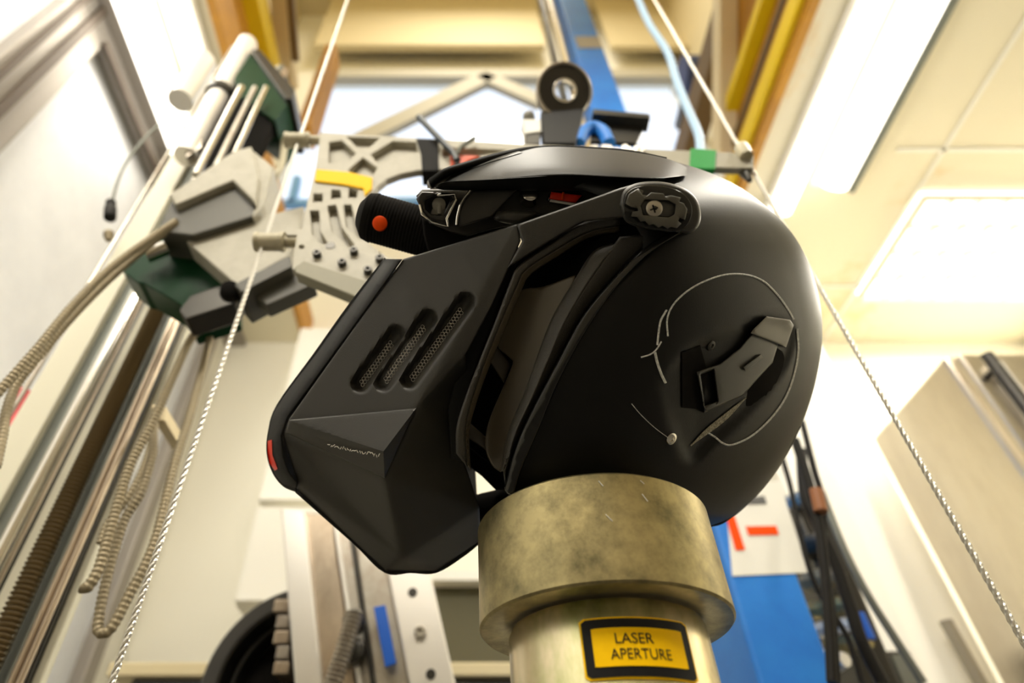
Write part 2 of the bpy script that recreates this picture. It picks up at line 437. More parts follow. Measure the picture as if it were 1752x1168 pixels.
# louvred lamp
lv = thing('louvre_lamp', 'square bright louvred lamp set into the stained ceiling at the right', 'ceiling lamp', (1.9, 1.6, HC - .05))
a = atZ(1560, 328, HC); b = atZ(1475, 500, HC)
lx0, ly0, ly1 = (a.x + b.x) / 2 , a.y, b.y; lx1 = lx0 + (ly1 - ly0) * 1.6
mk('diffuser', boxc(lx0, lx1, ly0, ly1, HC - .03, HC - .004), mat('lit_diffuser', (1, .97, .9), .5, emit=1.6, ecol=(1, .95, .84)), lv, smooth=0)
gs = []
for i in range(9):
    x = lx0 + (lx1 - lx0) * i / 8; gs.append(boxc(x - .006, x + .006, ly0, ly1, HC - .06, HC - .03))
for i in range(5):
    y = ly0 + (ly1 - ly0) * i / 4; gs.append(boxc(lx0, lx1, y - .006, y + .006, HC - .06, HC - .031))
mk('louvre_grid', join(*gs), 'lamphouse', lv, smooth=0)
# ceiling tile joints (thin battens)
gs = []
for px in (1752 - 40, ):
    x = xz(1775, 0, HC); gs.append(boxc(x - .008, x + .008, -1.6, WY, HC - .006, HC - .001))
for yy in (.55, 1.28, 2.0): gs.append(boxc(1.7, RX, yy - .008, yy + .008, HC - .006, HC - .001))
mk('trim_3', join(*gs), 'lamphouse', structure=True, smooth=0)
# left wall: framed frosted window
def lw(px, py): return atX(px, py, LX + .02)
wt = lw(172, 25); yA = wt.y; zT = HC - .03
win2 = thing('window_2', 'frosted window in the left wall', 'window', (LX, 1.2, CH)); del win2['category']; win2['kind'] = 'structure'
mk('pane', boxc(LX + .005, LX + .015, yA + .05, 2.2, CH + .15, zT - .06), 'frost', win2, smooth=0)
mk('pane', boxc(LX + .005, LX + .015, -1.2, yA - .12, CH + .15, zT - .06), 'frost', win2, smooth=0)
mk('window_frame', join(boxc(LX + .003, LX + .06, -1.2, 2.2, zT - .07, zT), boxc(LX + .003, LX + .06, yA - .12, yA + .05, 0.2, zT - .07),
    boxc(LX + .003, LX + .06, 2.13, 2.2, .2, zT - .07)), 'frame', win2, smooth=0, bevel=.006)
mk('gasket', join(boxc(LX + .06, LX + .075, yA + .04, 2.2, zT - .095, zT - .068), boxc(LX + .061, LX + .073, yA - .045, yA - .02, .2, zT),
    boxc(LX + .061, LX + .073, yA - .10, yA - .085, .2, zT)), 'framedark', win2, smooth=0)
# back wall cabinets at the left, overhead boxes
def cupboard(name, pl, pr, pyb, pyt, Y, label):
    x0, x1 = XofY(pl, pyb, Y), XofY(pr, pyb, Y); z0, z1 = atY(pl, pyb, Y).z, atY(pl, pyt, Y).z
    t_ = thing(name, label, 'cupboard', ((x0 + x1) / 2, (Y + WY) / 2, z0))
    mk('carcass', boxc(x0, x1, Y + .02, WY - .003, z0, z1), 'cream', t_, smooth=0, bevel=.004)
    n = 2
    for i in range(n):
        xa = x0 + (x1 - x0) * i / n + .004; xb = x0 + (x1 - x0) * (i + 1) / n - .004
        mk('door', boxc(xa, xb, Y, Y + .02, z0 + .004, z1 - .004), 'wallwhite', t_, smooth=0, bevel=.003)
    return t_
cupboard('wall_cupboard', 440, 700, 856, 560, 2.0, 'cream wall cupboard behind the raised face guard, upper of two')
cupboard('wall_cupboard', 398, 700, 1030, 865, 1.85, 'cream wall cupboard behind the metal column, lower of two')
# lower equipment case with dark opening
ec = thing('equipment_case', 'cream case with a dark opening behind the round plinth', 'case', (.05, 1.95, CH + .25))
x0, x1 = XofY(215, 1150, 1.7), XofY(905, 1150, 1.7)
zb = atY(800, 1168, 1.7).z
mk('shelf_board', boxc(XofY(740, 985, 1.7), XofY(905, 985, 1.7), 1.7, 1.84, atY(800, 992, 1.7).z, atY(800, 975, 1.7).z), 'lamphouse', ec, smooth=0)
mk('recess_shade', boxc(XofY(740, 985, 1.7), XofY(905, 985, 1.7), 1.75, 1.80, atY(800, 1133, 1.75).z, atY(800, 992, 1.7).z - .001), 'shadowbox', ec, smooth=0)  # solid slab, its dark colour stands in for shade inside the opening
mk('ledge', boxc(XofY(200, 1100, 1.6), XofY(905, 1140, 1.6), 1.6, 1.70, atY(800, 1156, 1.6).z, atY(800, 1132, 1.6).z), 'panelcream', ec, smooth=0, bevel=.004)
mk('dark_slot', boxc(XofY(228, 1160, 1.62), XofY(905, 1160, 1.62), 1.62, 1.66, .3, atY(800, 1156, 1.6).z - .002), 'steeldark', ec, smooth=0)
# white pillar at the right + trims
P0 = thing('white_pillar', 'broad white pillar between the blue column and the steel cabinet', 'pillar', (XofY(1560, 1100, 1.7), 1.8, 0))
x0, x1 = XofY(1470, 1168, 1.7), XofY(1712, 1168, 1.7)
mk('casing', boxc(x0, x1, 1.7, 1.95, 0, HC - .002), 'wallwhite', P0, smooth=0, bevel=.008)
xm = XofY(1590, 1168, 1.69)
mk('cover_strip', boxc(x0 + .02, xm, 1.685, 1.70, 0, HC - .01), 'lamphouse', P0, smooth=0, bevel=.004)
hd = mk('handle', join(tube([atY(1618, 1062, 1.64), atY(1690, 1190, 1.64)], .016)), 'silverlabel', P0, label='grey bar on the pillar face')
tg = thing('wall_terminal', 'small grey box with dark frame low on the wall beside the black cables', 'box', (XofY(1560, 1140, 1.62), 1.66, .3))
xa, xb = XofY(1515, 1110, 1.62), XofY(1560, 1110, 1.62); zt = atY(1540, 1110, 1.62).z
mk('case', boxc(xa, xb, 1.63, 1.70, zt - .25, zt), 'steeldark', tg, smooth=0, bevel=.005)
mk('screen', boxc(xa + .01, xb - .012, 1.622, 1.63, zt - .24, zt - .012), 'greyrail', tg, smooth=0)
# stainless cabinet
sc = thing('steel_cabinet', 'tall stainless steel cabinet with a long bar handle at the right edge', 'cabinet', (1.55, 1.4, 0))
zt = atY(1600, 608, 1.2).z; xl = XofY(1600, 608, 1.2) + .02
mk('body', boxc(xl, xl + .7, 1.2, 1.58, 0, zt), 'stainless', sc, smooth=0, bevel=.012)
dr = mk('door', boxc(xl + .01, xl + .69, 1.17, 1.198, .1, zt - .02), 'stainless', sc, smooth=0, bevel=.006)
mk('handle', join(rod((xl + .035, 1.13, CH - .5), (xl + .035, 1.13, zt - .06), .014), rod((xl + .035, 1.13, zt - .1), (xl + .035, 1.17, zt - .1), .008), rod((xl + .035, 1.13, CH - .4), (xl + .035, 1.17, CH - .4), .008)), 'steeldark', dr, label='dark rimmed bar handle')
mk('handle_strip', boxc(xl + .055, xl + .085, 1.15, 1.169, CH - .5, zt - .06), 'alulight', dr, smooth=0)

# ================================================================= BLUE COLUMN
BY = 1.0
bx0, bx1 = .432, .545
bc = thing('blue_column', 'tall blue painted steel column behind the helmet', 'column', ((bx0 + bx1) / 2, BY + .08, 0))
mk('post', boxc(bx0, bx1, BY, BY + .17, 0, 5.2), 'blue', bc, smooth=0, bevel=.006)
mk('guide_rod', rod((bx0 - .035, BY + .03, 1.4), (bx0 - .035, BY + .03, 5.1), .016), 'steel', bc)
mk('guide_rod', boxc(bx0 - .085, bx0 - .065, BY + .02, BY + .05, 1.4, 5.1), 'steeldark', bc, smooth=0, label='dark flat guide bar')
def onblue(px, py): return atY(px, py, BY - .002)
st = mk('sticker', plate([(1243, 868), (1262, 830), (1333, 822), (1384, 979), (1253, 985)], onblue, Vector((0, .0015, 0))), 'white', bc, smooth=0, label='white sticker')
def onb2(px, py): return atY(px, py, BY - .0035)
for pl, mm in (([(1241, 880), (1256, 880), (1275, 940), (1259, 941)], 'orange'), ([(1276, 900), (1328, 899), (1333, 914), (1281, 915)], 'orange'), ([(1282, 850), (1308, 848), (1312, 861), (1278, 862)], 'darkgrey')):
    mk('printed_bar', plate(pl, onb2, Vector((0, .001, 0))), mm, st, smooth=0, label=('grey' if mm == 'darkgrey' else 'orange') + ' printed bar')
lb = mk('label_plate', plate([(983, 62), (1024, 62), (1032, 82), (990, 82)], onblue, Vector((0, .0015, 0))), 'silverlabel', bc, smooth=0, label='small grey metal label')

# ================================================================= ANVIL AND PLINTH
AX, AY = .0736, .338
az0, az1 = CH + .107, CH + .1627
AC = Vector((AX, AY, 0))
an = thing('plinth', 'round metal laser plinth of yellowish plated steel carrying the wide collar', 'plinth', (AX, AY, 0))
mk('tube', lathe(AC, Vector((0, 0, 1)), [(.05, 0), (.05, az0 - .004), (.0485, az0 - .0005)], 96), 'brass2', an)
mk('base_flange', lathe(AC, Vector((0, 0, 1)), [(.12, 0), (.12, .025), (.118, .027), (.051, .027)], 64), 'brass', an)
R_ = .065
co = mk('anvil_collar', lathe(AC, Vector((0, 0, 1)), [(.035, az0 + .004), (.044, az0 + .003), (.052, az0 + .0005), (.053, az0), (R_ - .0012, az0), (R_, az0 + .0012), (R_, az1 - .0015), (R_ - .0015, az1)], 128), 'brass')
tag(co, 'wide yellowish metal collar under the helmet on the round plinth', 'anvil')
# sticker wrapped on tube
def oncyl(a, z, r): return Vector((AX + math.sin(a) * r, AY - math.cos(a) * r, z))
def cylpx(px, py, r=.05):
    d = ray(px, py); a = d.x ** 2 + d.y ** 2; ox, oy = -AX, -AY
    b = 2 * (d.x * ox + d.y * oy); c = ox * ox + oy * oy - r * r
    t_ = (-b - math.sqrt(max(0, b * b - 4 * a * c))) / (2 * a); p = O + d * t_
    return math.atan2(p.x - AX, -(p.y - AY)), p.z
aL, zL = cylpx(989, 1056); aR, zR = cylpx(1170, 1063); _, zB = cylpx(1085, 1161); _, zT2 = cylpx(1085, 1055)
aw, am = (aR - aL), (aR + aL) / 2; zm = (zB + zT2) / 2; zh = (zT2 - zB)
def cylquad(u0, u1, v0, v1, r, rc=.06):
    # u,v in -1..1 of the sticker; rounded corners
    n = 24; vs = []; fs = []
    for i in range(n + 1):
        u = u0 + (u1 - u0) * i / n
        e = min(abs(u - u0), abs(u1 - u)); k = 0
        if e < rc: k = rc - math.sqrt(max(0, rc * rc - (rc - e) ** 2))
        k *= 1.6
        vs += [oncyl(am + u * aw / 2, zm + (v0 + k) * zh / 2, r), oncyl(am + u * aw / 2, zm + (v1 - k) * zh / 2, r)]
    for i in range(n): fs.append((2 * i, 2 * i + 2, 2 * i + 3, 2 * i + 1))
    m_ = len(vs); c = Vector((AX, AY, 0))
    vs += [v - (v - Vector((AX, AY, v.z))).normalized() * .0003 for v in vs]
    fs += [tuple(reversed([i + m_ for i in f])) for f in fs]
    fs += [(2 * i, 2 * i + m_, 2 * i + 2 + m_, 2 * i + 2) for i in range(n)] + [(2 * i + 1, 2 * i + 3, 2 * i + 3 + m_, 2 * i + 1 + m_) for i in range(n)]
    fs += [(0, 1, 1 + m_, m_), (2 * n, 2 * n + m_, 2 * n + 1 + m_, 2 * n + 1)]
    return vs, fs
stk = mk('warning_sticker', cylquad(-1, 1, -1, 1, .0505), 'yellow', an, label='yellow and black laser warning sticker')
mk('black_border', cylquad(-.96, .96, -.94, .94, .0509), 'black', stk)
mk('yellow_field', cylquad(-.80, .80, -.62, .62, .0513, .01), 'yellow', stk)
def textmesh(s, size):
    cu = bpy.data.curves.new('txt', 'FONT'); cu.body = s; cu.size = size; cu.align_x = 'CENTER'; cu.align_y = 'CENTER'; cu.resolution_u = 4
    o_ = bpy.data.objects.new('txt', cu); C.objects.link(o_)
    bpy.context.view_layer.update()
    me = bpy.data.meshes.new_from_object(o_.evaluated_get(bpy.context.evaluated_depsgraph_get()))
    vs = [v.co.copy() for v in me.vertices]; fs = [tuple(p.vertices) for p in me.polygons]
    bpy.data.objects.remove(o_); bpy.data.curves.remove(cu); bpy.data.meshes.remove(me)
    return vs, fs
for s, u, v, wd, hh in (('LASER', -.10, .26, .64, .34), ('APERTURE', -.02, -.24, 1.02, .34)):
    vs, fs = textmesh(s, 1)
    xs = [p.x for p in vs]; ys = [p.y for p in vs]; cx, cy = (min(xs) + max(xs)) / 2, (min(ys) + max(ys)) / 2
    kx, ky = wd / (max(xs) - min(xs)), hh / (max(ys) - min(ys))
    vs = [oncyl(am + (u + (p.x - cx) * kx) * aw / 2, zm + (v + (p.y - cy) * ky) * zh / 2, .05165) for p in vs]
    mk('lettering', (vs, fs), 'black', stk, smooth=0, label='black lettering')

# ================================================================= HELMET
HZ = .450
def hp(px, py, w_): return at(px, py, HZ - w_)
def hm(px, py, w_):             # the mirror point on the far side of the helmet's middle plane
    p = hp(px, py, w_); return p + FW * (2 * w_)
base = hp(1090, 900, .06); base.z = az1
HEL = thing('motorcycle_helmet', 'matt black flip-up motorcycle helmet with chalk marks lying on the metal collar', 'helmet', base)
def patch(outline, wfn, th, grid=10, bev=(5, .0015), creases=(), step=6, holes=()):
    ol = dens(outline, step); hs = [dens(h, step) for h in holes]
    bw, bd = bev
    loops = [ol] + hs
    V, T = tri(ol, hs, grid, edges=creases, rings=[bw * .12, bw * .35, bw * .65, bw] if bd else ())
    def wf(x, y):
        w_ = wfn(x, y)
        if bd:
            d = min(pdist(x, y, lp) for lp in loops)
            if d < bw: k = 1 - d / bw; w_ -= bd * (1 - math.sqrt(max(0, 1 - k * k)))
        return w_
    W = {p: wf(*p) for p in V}
    g = slab2(V, T, lambda x, y: hp(x, y, W[(x, y)]), lambda x, y: hp(x, y, W[(x, y)] - th))
    return g
def mk2(name, g, m, parent, **kw):          # a part on the near side and its twin on the far side
    def mir(p):
        d = (p - O).dot(FW); return p + FW * 2 * (HZ - d)
    o_ = mk(name, g, m, parent, **kw)
    mk(name, ([mir(p) for p in g[0]], [tuple(reversed(f)) for f in g[1]]), m, parent, **kw)
    return o_
# --- shell: lofted between the front edge and the silhouette
Fp = [(930, 318, .070), (1010, 330, .098), (1075, 372, .110), (1098, 428, .114), (1048, 488, .117), (1000, 555, .118), (955, 640, .118), (918, 725, .116), (885, 800, .112), (868, 850, .105), (880, 880, .095)]
Sp = [(925, 254), (1040, 256), (1140, 272), (1262, 318), (1362, 408), (1405, 530), (1396, 650), (1352, 768), (1285, 858), (1208, 902), (1010, 930)]
kk = 10
FC = cat([Vector(p) for p in Fp], kk); SCv = cat([Vector((a, b, 0)) for a, b in Sp], kk)
RECESS = curve2([(1120, 650), (1180, 590), (1260, 560), (1310, 538), (1362, 560), (1352, 620), (1300, 690), (1225, 760), (1178, 790), (1140, 720)], 5)
def rec(x, y):
    if not (1090 < x < 1380 and 520 < y < 810): return 0
    d = pdist(x, y, RECESS)
    if not inside(x, y, RECESS): d = -d
    t_ = max(0, min(1, (d + 2) / 16)); k = max(0, min(1, (x - 1125) / 70)); k *= max(0, min(1, (1400 - x) / 60)); return .006 * k * t_ * t_ * (3 - 2 * t_)
NS = 72; rows = []
for f, s in zip(FC, SCv):
    row = []
    for j in range(NS + 1):
        u = math.sin(j / NS * math.pi / 2)          # 0 at front edge .. 1 at silhouette
        x = f.x + (s.x - f.x) * u; y = f.y + (s.y - f.y) * u
        w_ = f.z * max(0, 1 - u ** 2.15) ** .5 + .006 * math.sin(math.pi * min(1, u * 1.1))
        if j == NS: w_ = 0
        w_ -= rec(x, y)
        # rim facet along the lower back
        row.append((x, y, max(0, w_)))
    rows.append(row)
V = []; fs = []; NC = 2 * NS + 1
for row in rows:
    V += [hp(*p) for p in row] + [hm(*p) for p in reversed(row[:-1])]
for i in range(len(rows) - 1):
    for j in range(NC - 1): fs.append((i * NC + j, i * NC + j + 1, (i + 1) * NC + j + 1, (i + 1) * NC + j))
shell = mk('shell', (V, fs), 'shell', HEL, smooth=60)
sm = shell.modifiers.new('thick', 'SOLIDIFY'); sm.thickness = .006; sm.offset = -1 
SB = BVHTree.FromPolygons(V, fs)
def onshell(px, py, lift=.0004, bvh=None):
    h = (bvh or SB).ray_cast(O, ray(px, py).normalized())
    if h[0] is None: return hp(px, py, .02)
    d = ray(px, py); n = h[1]
    if n.dot(d) > 0: n = -n
    return h[0] + n * lift
def wshell(px, py):
    p = onshell(px, py, 0); return HZ - (p - O).dot(FW)
def ribbon(pts, wd, lift=.0004, bvh=None, k=6, taper=None):
    c = dens(curve2(pts, k), 4, False); n = len(c); vs = []; fs_ = []
    for i, (x, y) in enumerate(c):
        a, b = c[max(0, i - 1)], c[min(n - 1, i + 1)]; dx, dy = b[0] - a[0], b[1] - a[1]; L = math.hypot(dx, dy) or 1
        w2 = wd / 2 * (taper(i / (n - 1)) if taper else 1)
        for sg in (-1, 0, 1):
            vs.append(onshell(x - dy / L * w2 * sg, y + dx / L * w2 * sg, lift + (.0003 if sg == 0 else 0), bvh))
    for i in range(n - 1):
        for j in (0, 1): fs_.append((i * 3 + j, i * 3 + j + 1, i * 3 + j + 4, i * 3 + j + 3))
    return vs, fs_
# chalk marks
def chalk(pts, wd=2.6, **kw): return mk('chalk_mark', ribbon(pts, wd, **kw), 'chalk', HEL, label=None)
chalk([(1142, 575), (1141, 545), (1152, 520), (1175, 498), (1205, 481), (1240, 470), (1275, 470), (1305, 481), (1330, 505), (1348, 530), (1357, 546)], 3)
chalk([(1140, 530), (1130, 548), (1126, 570), (1124, 590)], 3.5)
chalk([(1096, 611), (1112, 606), (1122, 598), (1131, 584)], 2.6)
chalk([(1120, 602), (1124, 620), (1131, 640), (1138, 655)], 4.5)
chalk([(1363, 562), (1365, 600), (1358, 640), (1343, 680), (1318, 715), (1285, 745), (1252, 760), (1235, 757), (1222, 747), (1208, 738)], 3.2)
chalk([(1080, 690), (1095, 708), (1118, 730), (1142, 748)], 1.2)
mk('scrape_mark', ribbon([(1180, 762), (1205, 740), (1240, 712), (1275, 680)], 13, taper=lambda t_: .15 + .9 * math.sin(math.pi * min(1, t_ * 1.05)) * (t_ ** .5), lift=.0006), 'scrape', HEL, label='rough pale scrape')
chalk([(1084, 308), (1100, 298), (1118, 286), (1134, 276)], 6, lift=.0012)
# screws
def screw(px, py, r, lift=.001, m='chrome', par=None, bvh=None):
    p = onshell(px, py, 0, bvh); h = (bvh or SB).ray_cast(O, ray(px, py).normalized()); n = h[1]
    if n.dot(FW) > 0: n = -n
    g = lathe(p, n, [(r, -.001), (r, lift * .6), (r * .8, lift), (r * .45, lift), (r * .35, lift * .2), (0, lift * .2)], 24)
    return mk('screw', g, m, par or HEL)
screw(1216, 591, .0030, m='steeldark'); screw(1148, 750, .0034)
# rear vent: dark slot, body, cap
VV = lambda dx: (lambda x, y: wshell(x, y) + dx)
mk('vent_opening', patch([(1166, 603), (1198, 590), (1212, 640), (1200, 700), (1167, 697)], VV(.0012), .004, 12, bev=(2, .0005)), 'foam', HEL)
vb = mk('vent_slider', patch([(1192, 636), (1232, 622), (1265, 596), (1290, 566), (1332, 586), (1322, 620), (1290, 655), (1272, 676), (1205, 706)], VV(.0055), .006, 10, bev=(3, .002),
        holes=[[(1199, 641), (1221, 632), (1228, 686), (1206, 694)]]), 'greybody', HEL, label='dark grey vent slider')
mk('rib', patch([(1272, 628), (1302, 606), (1306, 612), (1276, 634)], VV(.0085), .003, 8, bev=(2, .0006)), 'greybody', vb)
mk('vent_cap', patch([(1290, 562), (1312, 541), (1352, 547), (1358, 556), (1345, 594), (1318, 583), (1284, 570)], VV(.0100), .007, 8, bev=(4, .002)), 'greycap', HEL, label='light grey vent cap')
# lower rear rim lip
mk('rim_trim', tube([hp(x, y, .010) for x, y in curve2([(1366, 728), (1345, 770), (1318, 806), (1278, 856), (1240, 889), (1208, 899), (1120, 917)], 6)], .0016, 10), 'trim', HEL)
# dark liner body, added inside so the opening looks dark
LN = []
cl = hp(1120, 610, 0); n1, n2 = 32, 24
lv_, lf_ = [], []
for i in range(n2 + 1):
    ph = math.pi * i / n2
    for j in range(n1):
        th_ = 2 * math.pi * j / n1
        lv_.append(cl + RT * (.088 * math.sin(ph) * math.cos(th_)) + UP * (.098 * math.sin(ph) * math.sin(th_)) + FW * (.085 * math.cos(ph)))
for i in range(n2):
    for j in range(n1): lf_.append((i * n1 + j, i * n1 + (j + 1) % n1, (i + 1) * n1 + (j + 1) % n1, (i + 1) * n1 + j))
mk('dark_lining_fill', (lv_, lf_), 'foam', HEL)
mk('dark_lining_fill', patch([(868, 445), (960, 405), (1092, 378), (1040, 520), (960, 690), (900, 815), (862, 828), (800, 792), (788, 745), (800, 650), (835, 540)], lambda x, y: .012, .01, 14, bev=(3, .001)), 'foam', HEL)  # flat dark sheet added across the middle plane to darken the opening
# --- grained bands following the front edge (visor seal)
def band(name, outer, inner, w0, w1, th, m, bev=(4, .0015), label=None, grid=8):
    a = curve2(outer, 6); b = curve2(inner, 6); ol = a + b[::-1]
    def wf(x, y):
        da, db = pdist(x, y, a, False), pdist(x, y, b, False); t_ = da / (da + db + 1e-6)
        return w0 + (w1 - w0) * t_
    return mk(name, patch(ol, wf, th, grid, bev=bev), m, HEL, label=label)
band('edge_seal', [(1190, 386), (1150, 408), (1104, 440), (1050, 498), (1000, 572), (955, 655), (922, 735), (892, 805), (880, 850)],
     [(1184, 378), (1148, 396), (1098, 427), (1043, 483), (994, 544), (950, 625), (908, 705), (880, 770), (862, 840)], .121, .119, .016, 'gloss', bev=(4, .003))
band('seal_band', [(1150, 396), (1100, 427), (1043, 483), (994, 544), (950, 625), (908, 705), (880, 770), (864, 830)],
     [(1060, 405), (1040, 432), (1010, 475), (968, 540), (935, 610), (908, 670), (880, 735), (860, 800)], .112, .118, .02, 'grain', bev=(6, .003))
band('seal_rib', [(1056, 420), (1030, 450), (1000, 495), (966, 555), (938, 620), (912, 680), (884, 740), (864, 805)],
     [(1048, 416), (1015, 430), (985, 475), (944, 544), (916, 618), (895, 676), (868, 742), (856, 807)], .119, .112, .012, 'grain', bev=(5, .003))
# --- inner flap / visor half seen through the opening
def flapw(x, y): return .085 + .00018 * (y - 620) * 0 + .00016 * (x - 860)
mk('inner_visor', patch(curve2([(985, 470), (930, 490), (889, 498), (868, 545), (850, 588), (872, 612), (877, 622), (862, 659), (842, 705), (832, 738), (831, 770), (842, 796), (857, 808)], 4) + [(875, 760), (905, 690), (935, 615), (960, 560)], flapw, .003, 8, bev=(3, .001)), 'satin', HEL)
mk('inner_strut', patch([(838, 588), (848, 590), (874, 622), (862, 655), (838, 618)], lambda x, y: .07, .005, 10, bev=(2, .001)), 'satin', HEL)
mk('inner_strut', patch([(792, 712), (832, 748), (834, 772), (792, 742)], lambda x, y: .06, .005, 10, bev=(2, .001)), 'satin', HEL)
mk('chin_strap', patch(curve2([(780, 738), (800, 760), (830, 785), (862, 806), (900, 860)], 4) + [(862, 838), (848, 838), (825, 815), (800, 795), (780, 770)], lambda x, y: .02, .010, 10, bev=(3, .002)), 'foam', HEL)
mk('neck_roll', tube([hp(x, y, w_) for x, y, w_ in [(790, 880, -.03), (830, 868, -.02), (870, 860, 0), (930, 866, .02)]], .011, 12), 'foam', HEL)
# --- chin bar
CV = [(690, 443, .080), (885, 383, .110), (891, 412, .111), (842, 522, .108), (797, 606, .105), (719, 690, .101), (495, 716, .050), (484, 745, .044),
      (660, 818, .094), (508, 822, .042), (690, 955, .058), (508, 836, .034), (660, 976, .036), (745, 977, .034), (822, 925, .040),
      (878, 456, .094), (850, 510, .092), (828, 575, .088), (800, 650, .083), (782, 710, .079), (784, 765, .077), (802, 812, .074), (820, 868, .066)]
CF = [(0, 1, 5), (1, 2, 3), (1, 3, 4), (1, 4, 5), (0, 5, 6), (4, 18, 5), (5, 18, 19), (5, 19, 20), (5, 20, 8),
      (20, 21, 8), (21, 22, 8), (6, 5, 8), (6, 8, 7), (7, 8, 10), (7, 10, 9), (8, 22, 10), (22, 14, 10), (9, 10, 12), (9, 12, 11), (10, 14, 13), (10, 13, 12)]
def tlerp(x, y, pts, faces):
    best = None
    for f in faces:
        a, b, c = (pts[i] for i in f)
        det = (b[1] - c[1]) * (a[0] - c[0]) + (c[0] - b[0]) * (a[1] - c[1])
        if abs(det) < 1e-9: continue
        l1 = ((b[1] - c[1]) * (x - c[0]) + (c[0] - b[0]) * (y - c[1])) / det
        l2 = ((c[1] - a[1]) * (x - c[0]) + (a[0] - c[0]) * (y - c[1])) / det; l3 = 1 - l1 - l2
        m_ = min(l1, l2, l3); val = l1 * a[2] + l2 * b[2] + l3 * c[2]
        if m_ > -1e-6: return val
        if best is None or m_ > best[0]: best = (m_, val)
    return best[1]
SLOTS = [((678, 572), (617, 655)), ((733, 545), (656, 653)), ((797, 516), (701, 649))]
chin_out = [CV[i][:2] for i in (0, 1, 2, 3, 4, 18, 19, 20, 21, 22, 14, 13, 12, 11, 9, 7, 6)]
def chinw(x, y):
    w_ = tlerp(x, y, CV, CF); acc = w_ * 2; n_ = 2
    # creases softened by local averaging
    for dx, dy in ((5, 0), (-5, 0), (0, 5), (0, -5), (8, 8), (-8, 8), (8, -8), (-8, -8)):
        if inside(x + dx, y + dy, chin_out) and inside(x - dx, y - dy, chin_out): acc += tlerp(x + dx, y + dy, CV, CF); n_ += 1
    w_ = acc / n_
    for a, b in SLOTS:
        # slots: deeper on the left flank, shallower at the right lip
        d = segd(x, y, a, b)
        if d < 19:
            t_ = max(0, min(1, (19 - d) / 12)); w_ -= .0095 * t_ * t_ * (3 - 2 * t_)
    return w_
cg = patch(chin_out, chinw, .004, 3.7, bev=(3, .0012), step=4, creases=[((796, 608), (719, 690))])
chin = mk2('chin_bar', cg, 'panel', HEL, smooth=50)
mk('panel_backing', patch([(884, 414), (892, 440), (882, 462), (856, 512), (834, 577), (806, 652), (800, 700), (793, 740), (794, 790), (772, 785), (766, 700), (780, 640), (788, 606), (834, 520), (872, 436)], lambda x, y: .100 - (y - 414) * .00004, .006, 10, bev=(3, .001)), 'trim', HEL)
CB = BVHTree.FromPolygons(*cg)
# joins the two sides round the front and below
def bridge(pts, name, m, label=None, th=.004, out=0.0):
    c = cat([Vector(p) for p in pts], 5); vs = []; fs_ = []; K = 9
    for i, p in enumerate(c):
        for j in range(K):
            t_ = 1 - 2 * j / (K - 1); z_ = p.z * t_
            a = hp(p.x, p.y, p.z); mid = hp(p.x, p.y, p.z) + FW * (p.z - z_)
            vs.append(mid)
    for i in range(len(c) - 1):
        for j in range(K - 1): fs_.append((i * K + j, i * K + j + 1, (i + 1) * K + j + 1, (i + 1) * K + j))
    o_ = mk(name, (vs, fs_), m, HEL, label=label); s_ = o_.modifiers.new('thick', 'SOLIDIFY'); s_.thickness = th; s_.offset = 0
    return o_
bridge([(508, 838, .034), (560, 884, .035), (612, 930, .035), (660, 975, .035), (702, 975, .034), (745, 975, .034), (790, 948, .036), (820, 924, .04)], 'chin_underside', 'shell')
bridge([(662, 444, .055), (600, 524, .045), (540, 608, .035), (478, 694, .024), (463, 740, .02), (461, 775, .019), (470, 806, .02), (487, 828, .024), (508, 837, .032)], 'front_edge', 'trim')
oo = curve2([(659, 443), (600, 522), (540, 605), (476, 692), (461, 735), (459, 772), (468, 806), (485, 828), (508, 838)], 6)
ii = [(508, 824), (494, 806), (485, 780), (482, 745), (493, 714), (560, 622), (625, 533), (689, 443)]
def trimw(x, y):
    da = pdist(x, y, oo, False); db = pdist(x, y, ii, False); t_ = da / (da + db + 1e-6)
    outw = .024 + .031 * max(0, min(1, (694 - y) / 250)); inw = chinw(x + 3, y) if y > 443 else .08
    inw = .045 + .036 * max(0, min(1, (714 - y) / 271))
    return outw + (inw - outw) * math.sin(t_ * math.pi / 2) + .0008
mk2('edge_trim', patch(oo + ii, trimw, .004, 8, bev=(3, .001)), 'trim', HEL, label='soft black edge trim')
mk('reflector', patch([(458, 754), (465, 752), (466, 778), (475, 802), (470, 805), (461, 792), (458, 775)], lambda x, y: trimw(x, y) + .002, .003, 5, bev=(1.5, .0004)), 'red', HEL, label='red reflector strip')
# raised fairing with three facets
FV = [(495, 718, .054), (712, 698, .106), (656, 772, .104), (489, 740, .050), (658, 818, .094)]
FF = [(0, 1, 2), (0, 2, 3), (3, 2, 4), (1, 4, 2)]
FVz = [(a, b, c + .004 if i < 3 else c + .0015) for i, (a, b, c) in enumerate(FV)]
fg = patch([FV[i][:2] for i in (0, 1, 4, 3)], lambda x, y: tlerp(x, y, FVz, FF), .005, 6, bev=(3, .0018), creases=[((495, 720), (656, 772)), ((656, 772), (712, 698)), ((656, 772), (658, 816)), ((489, 740), (656, 772))])
mk2('side_fairing', fg, 'panel', HEL, smooth=14)
FB = BVHTree.FromPolygons(*fg)
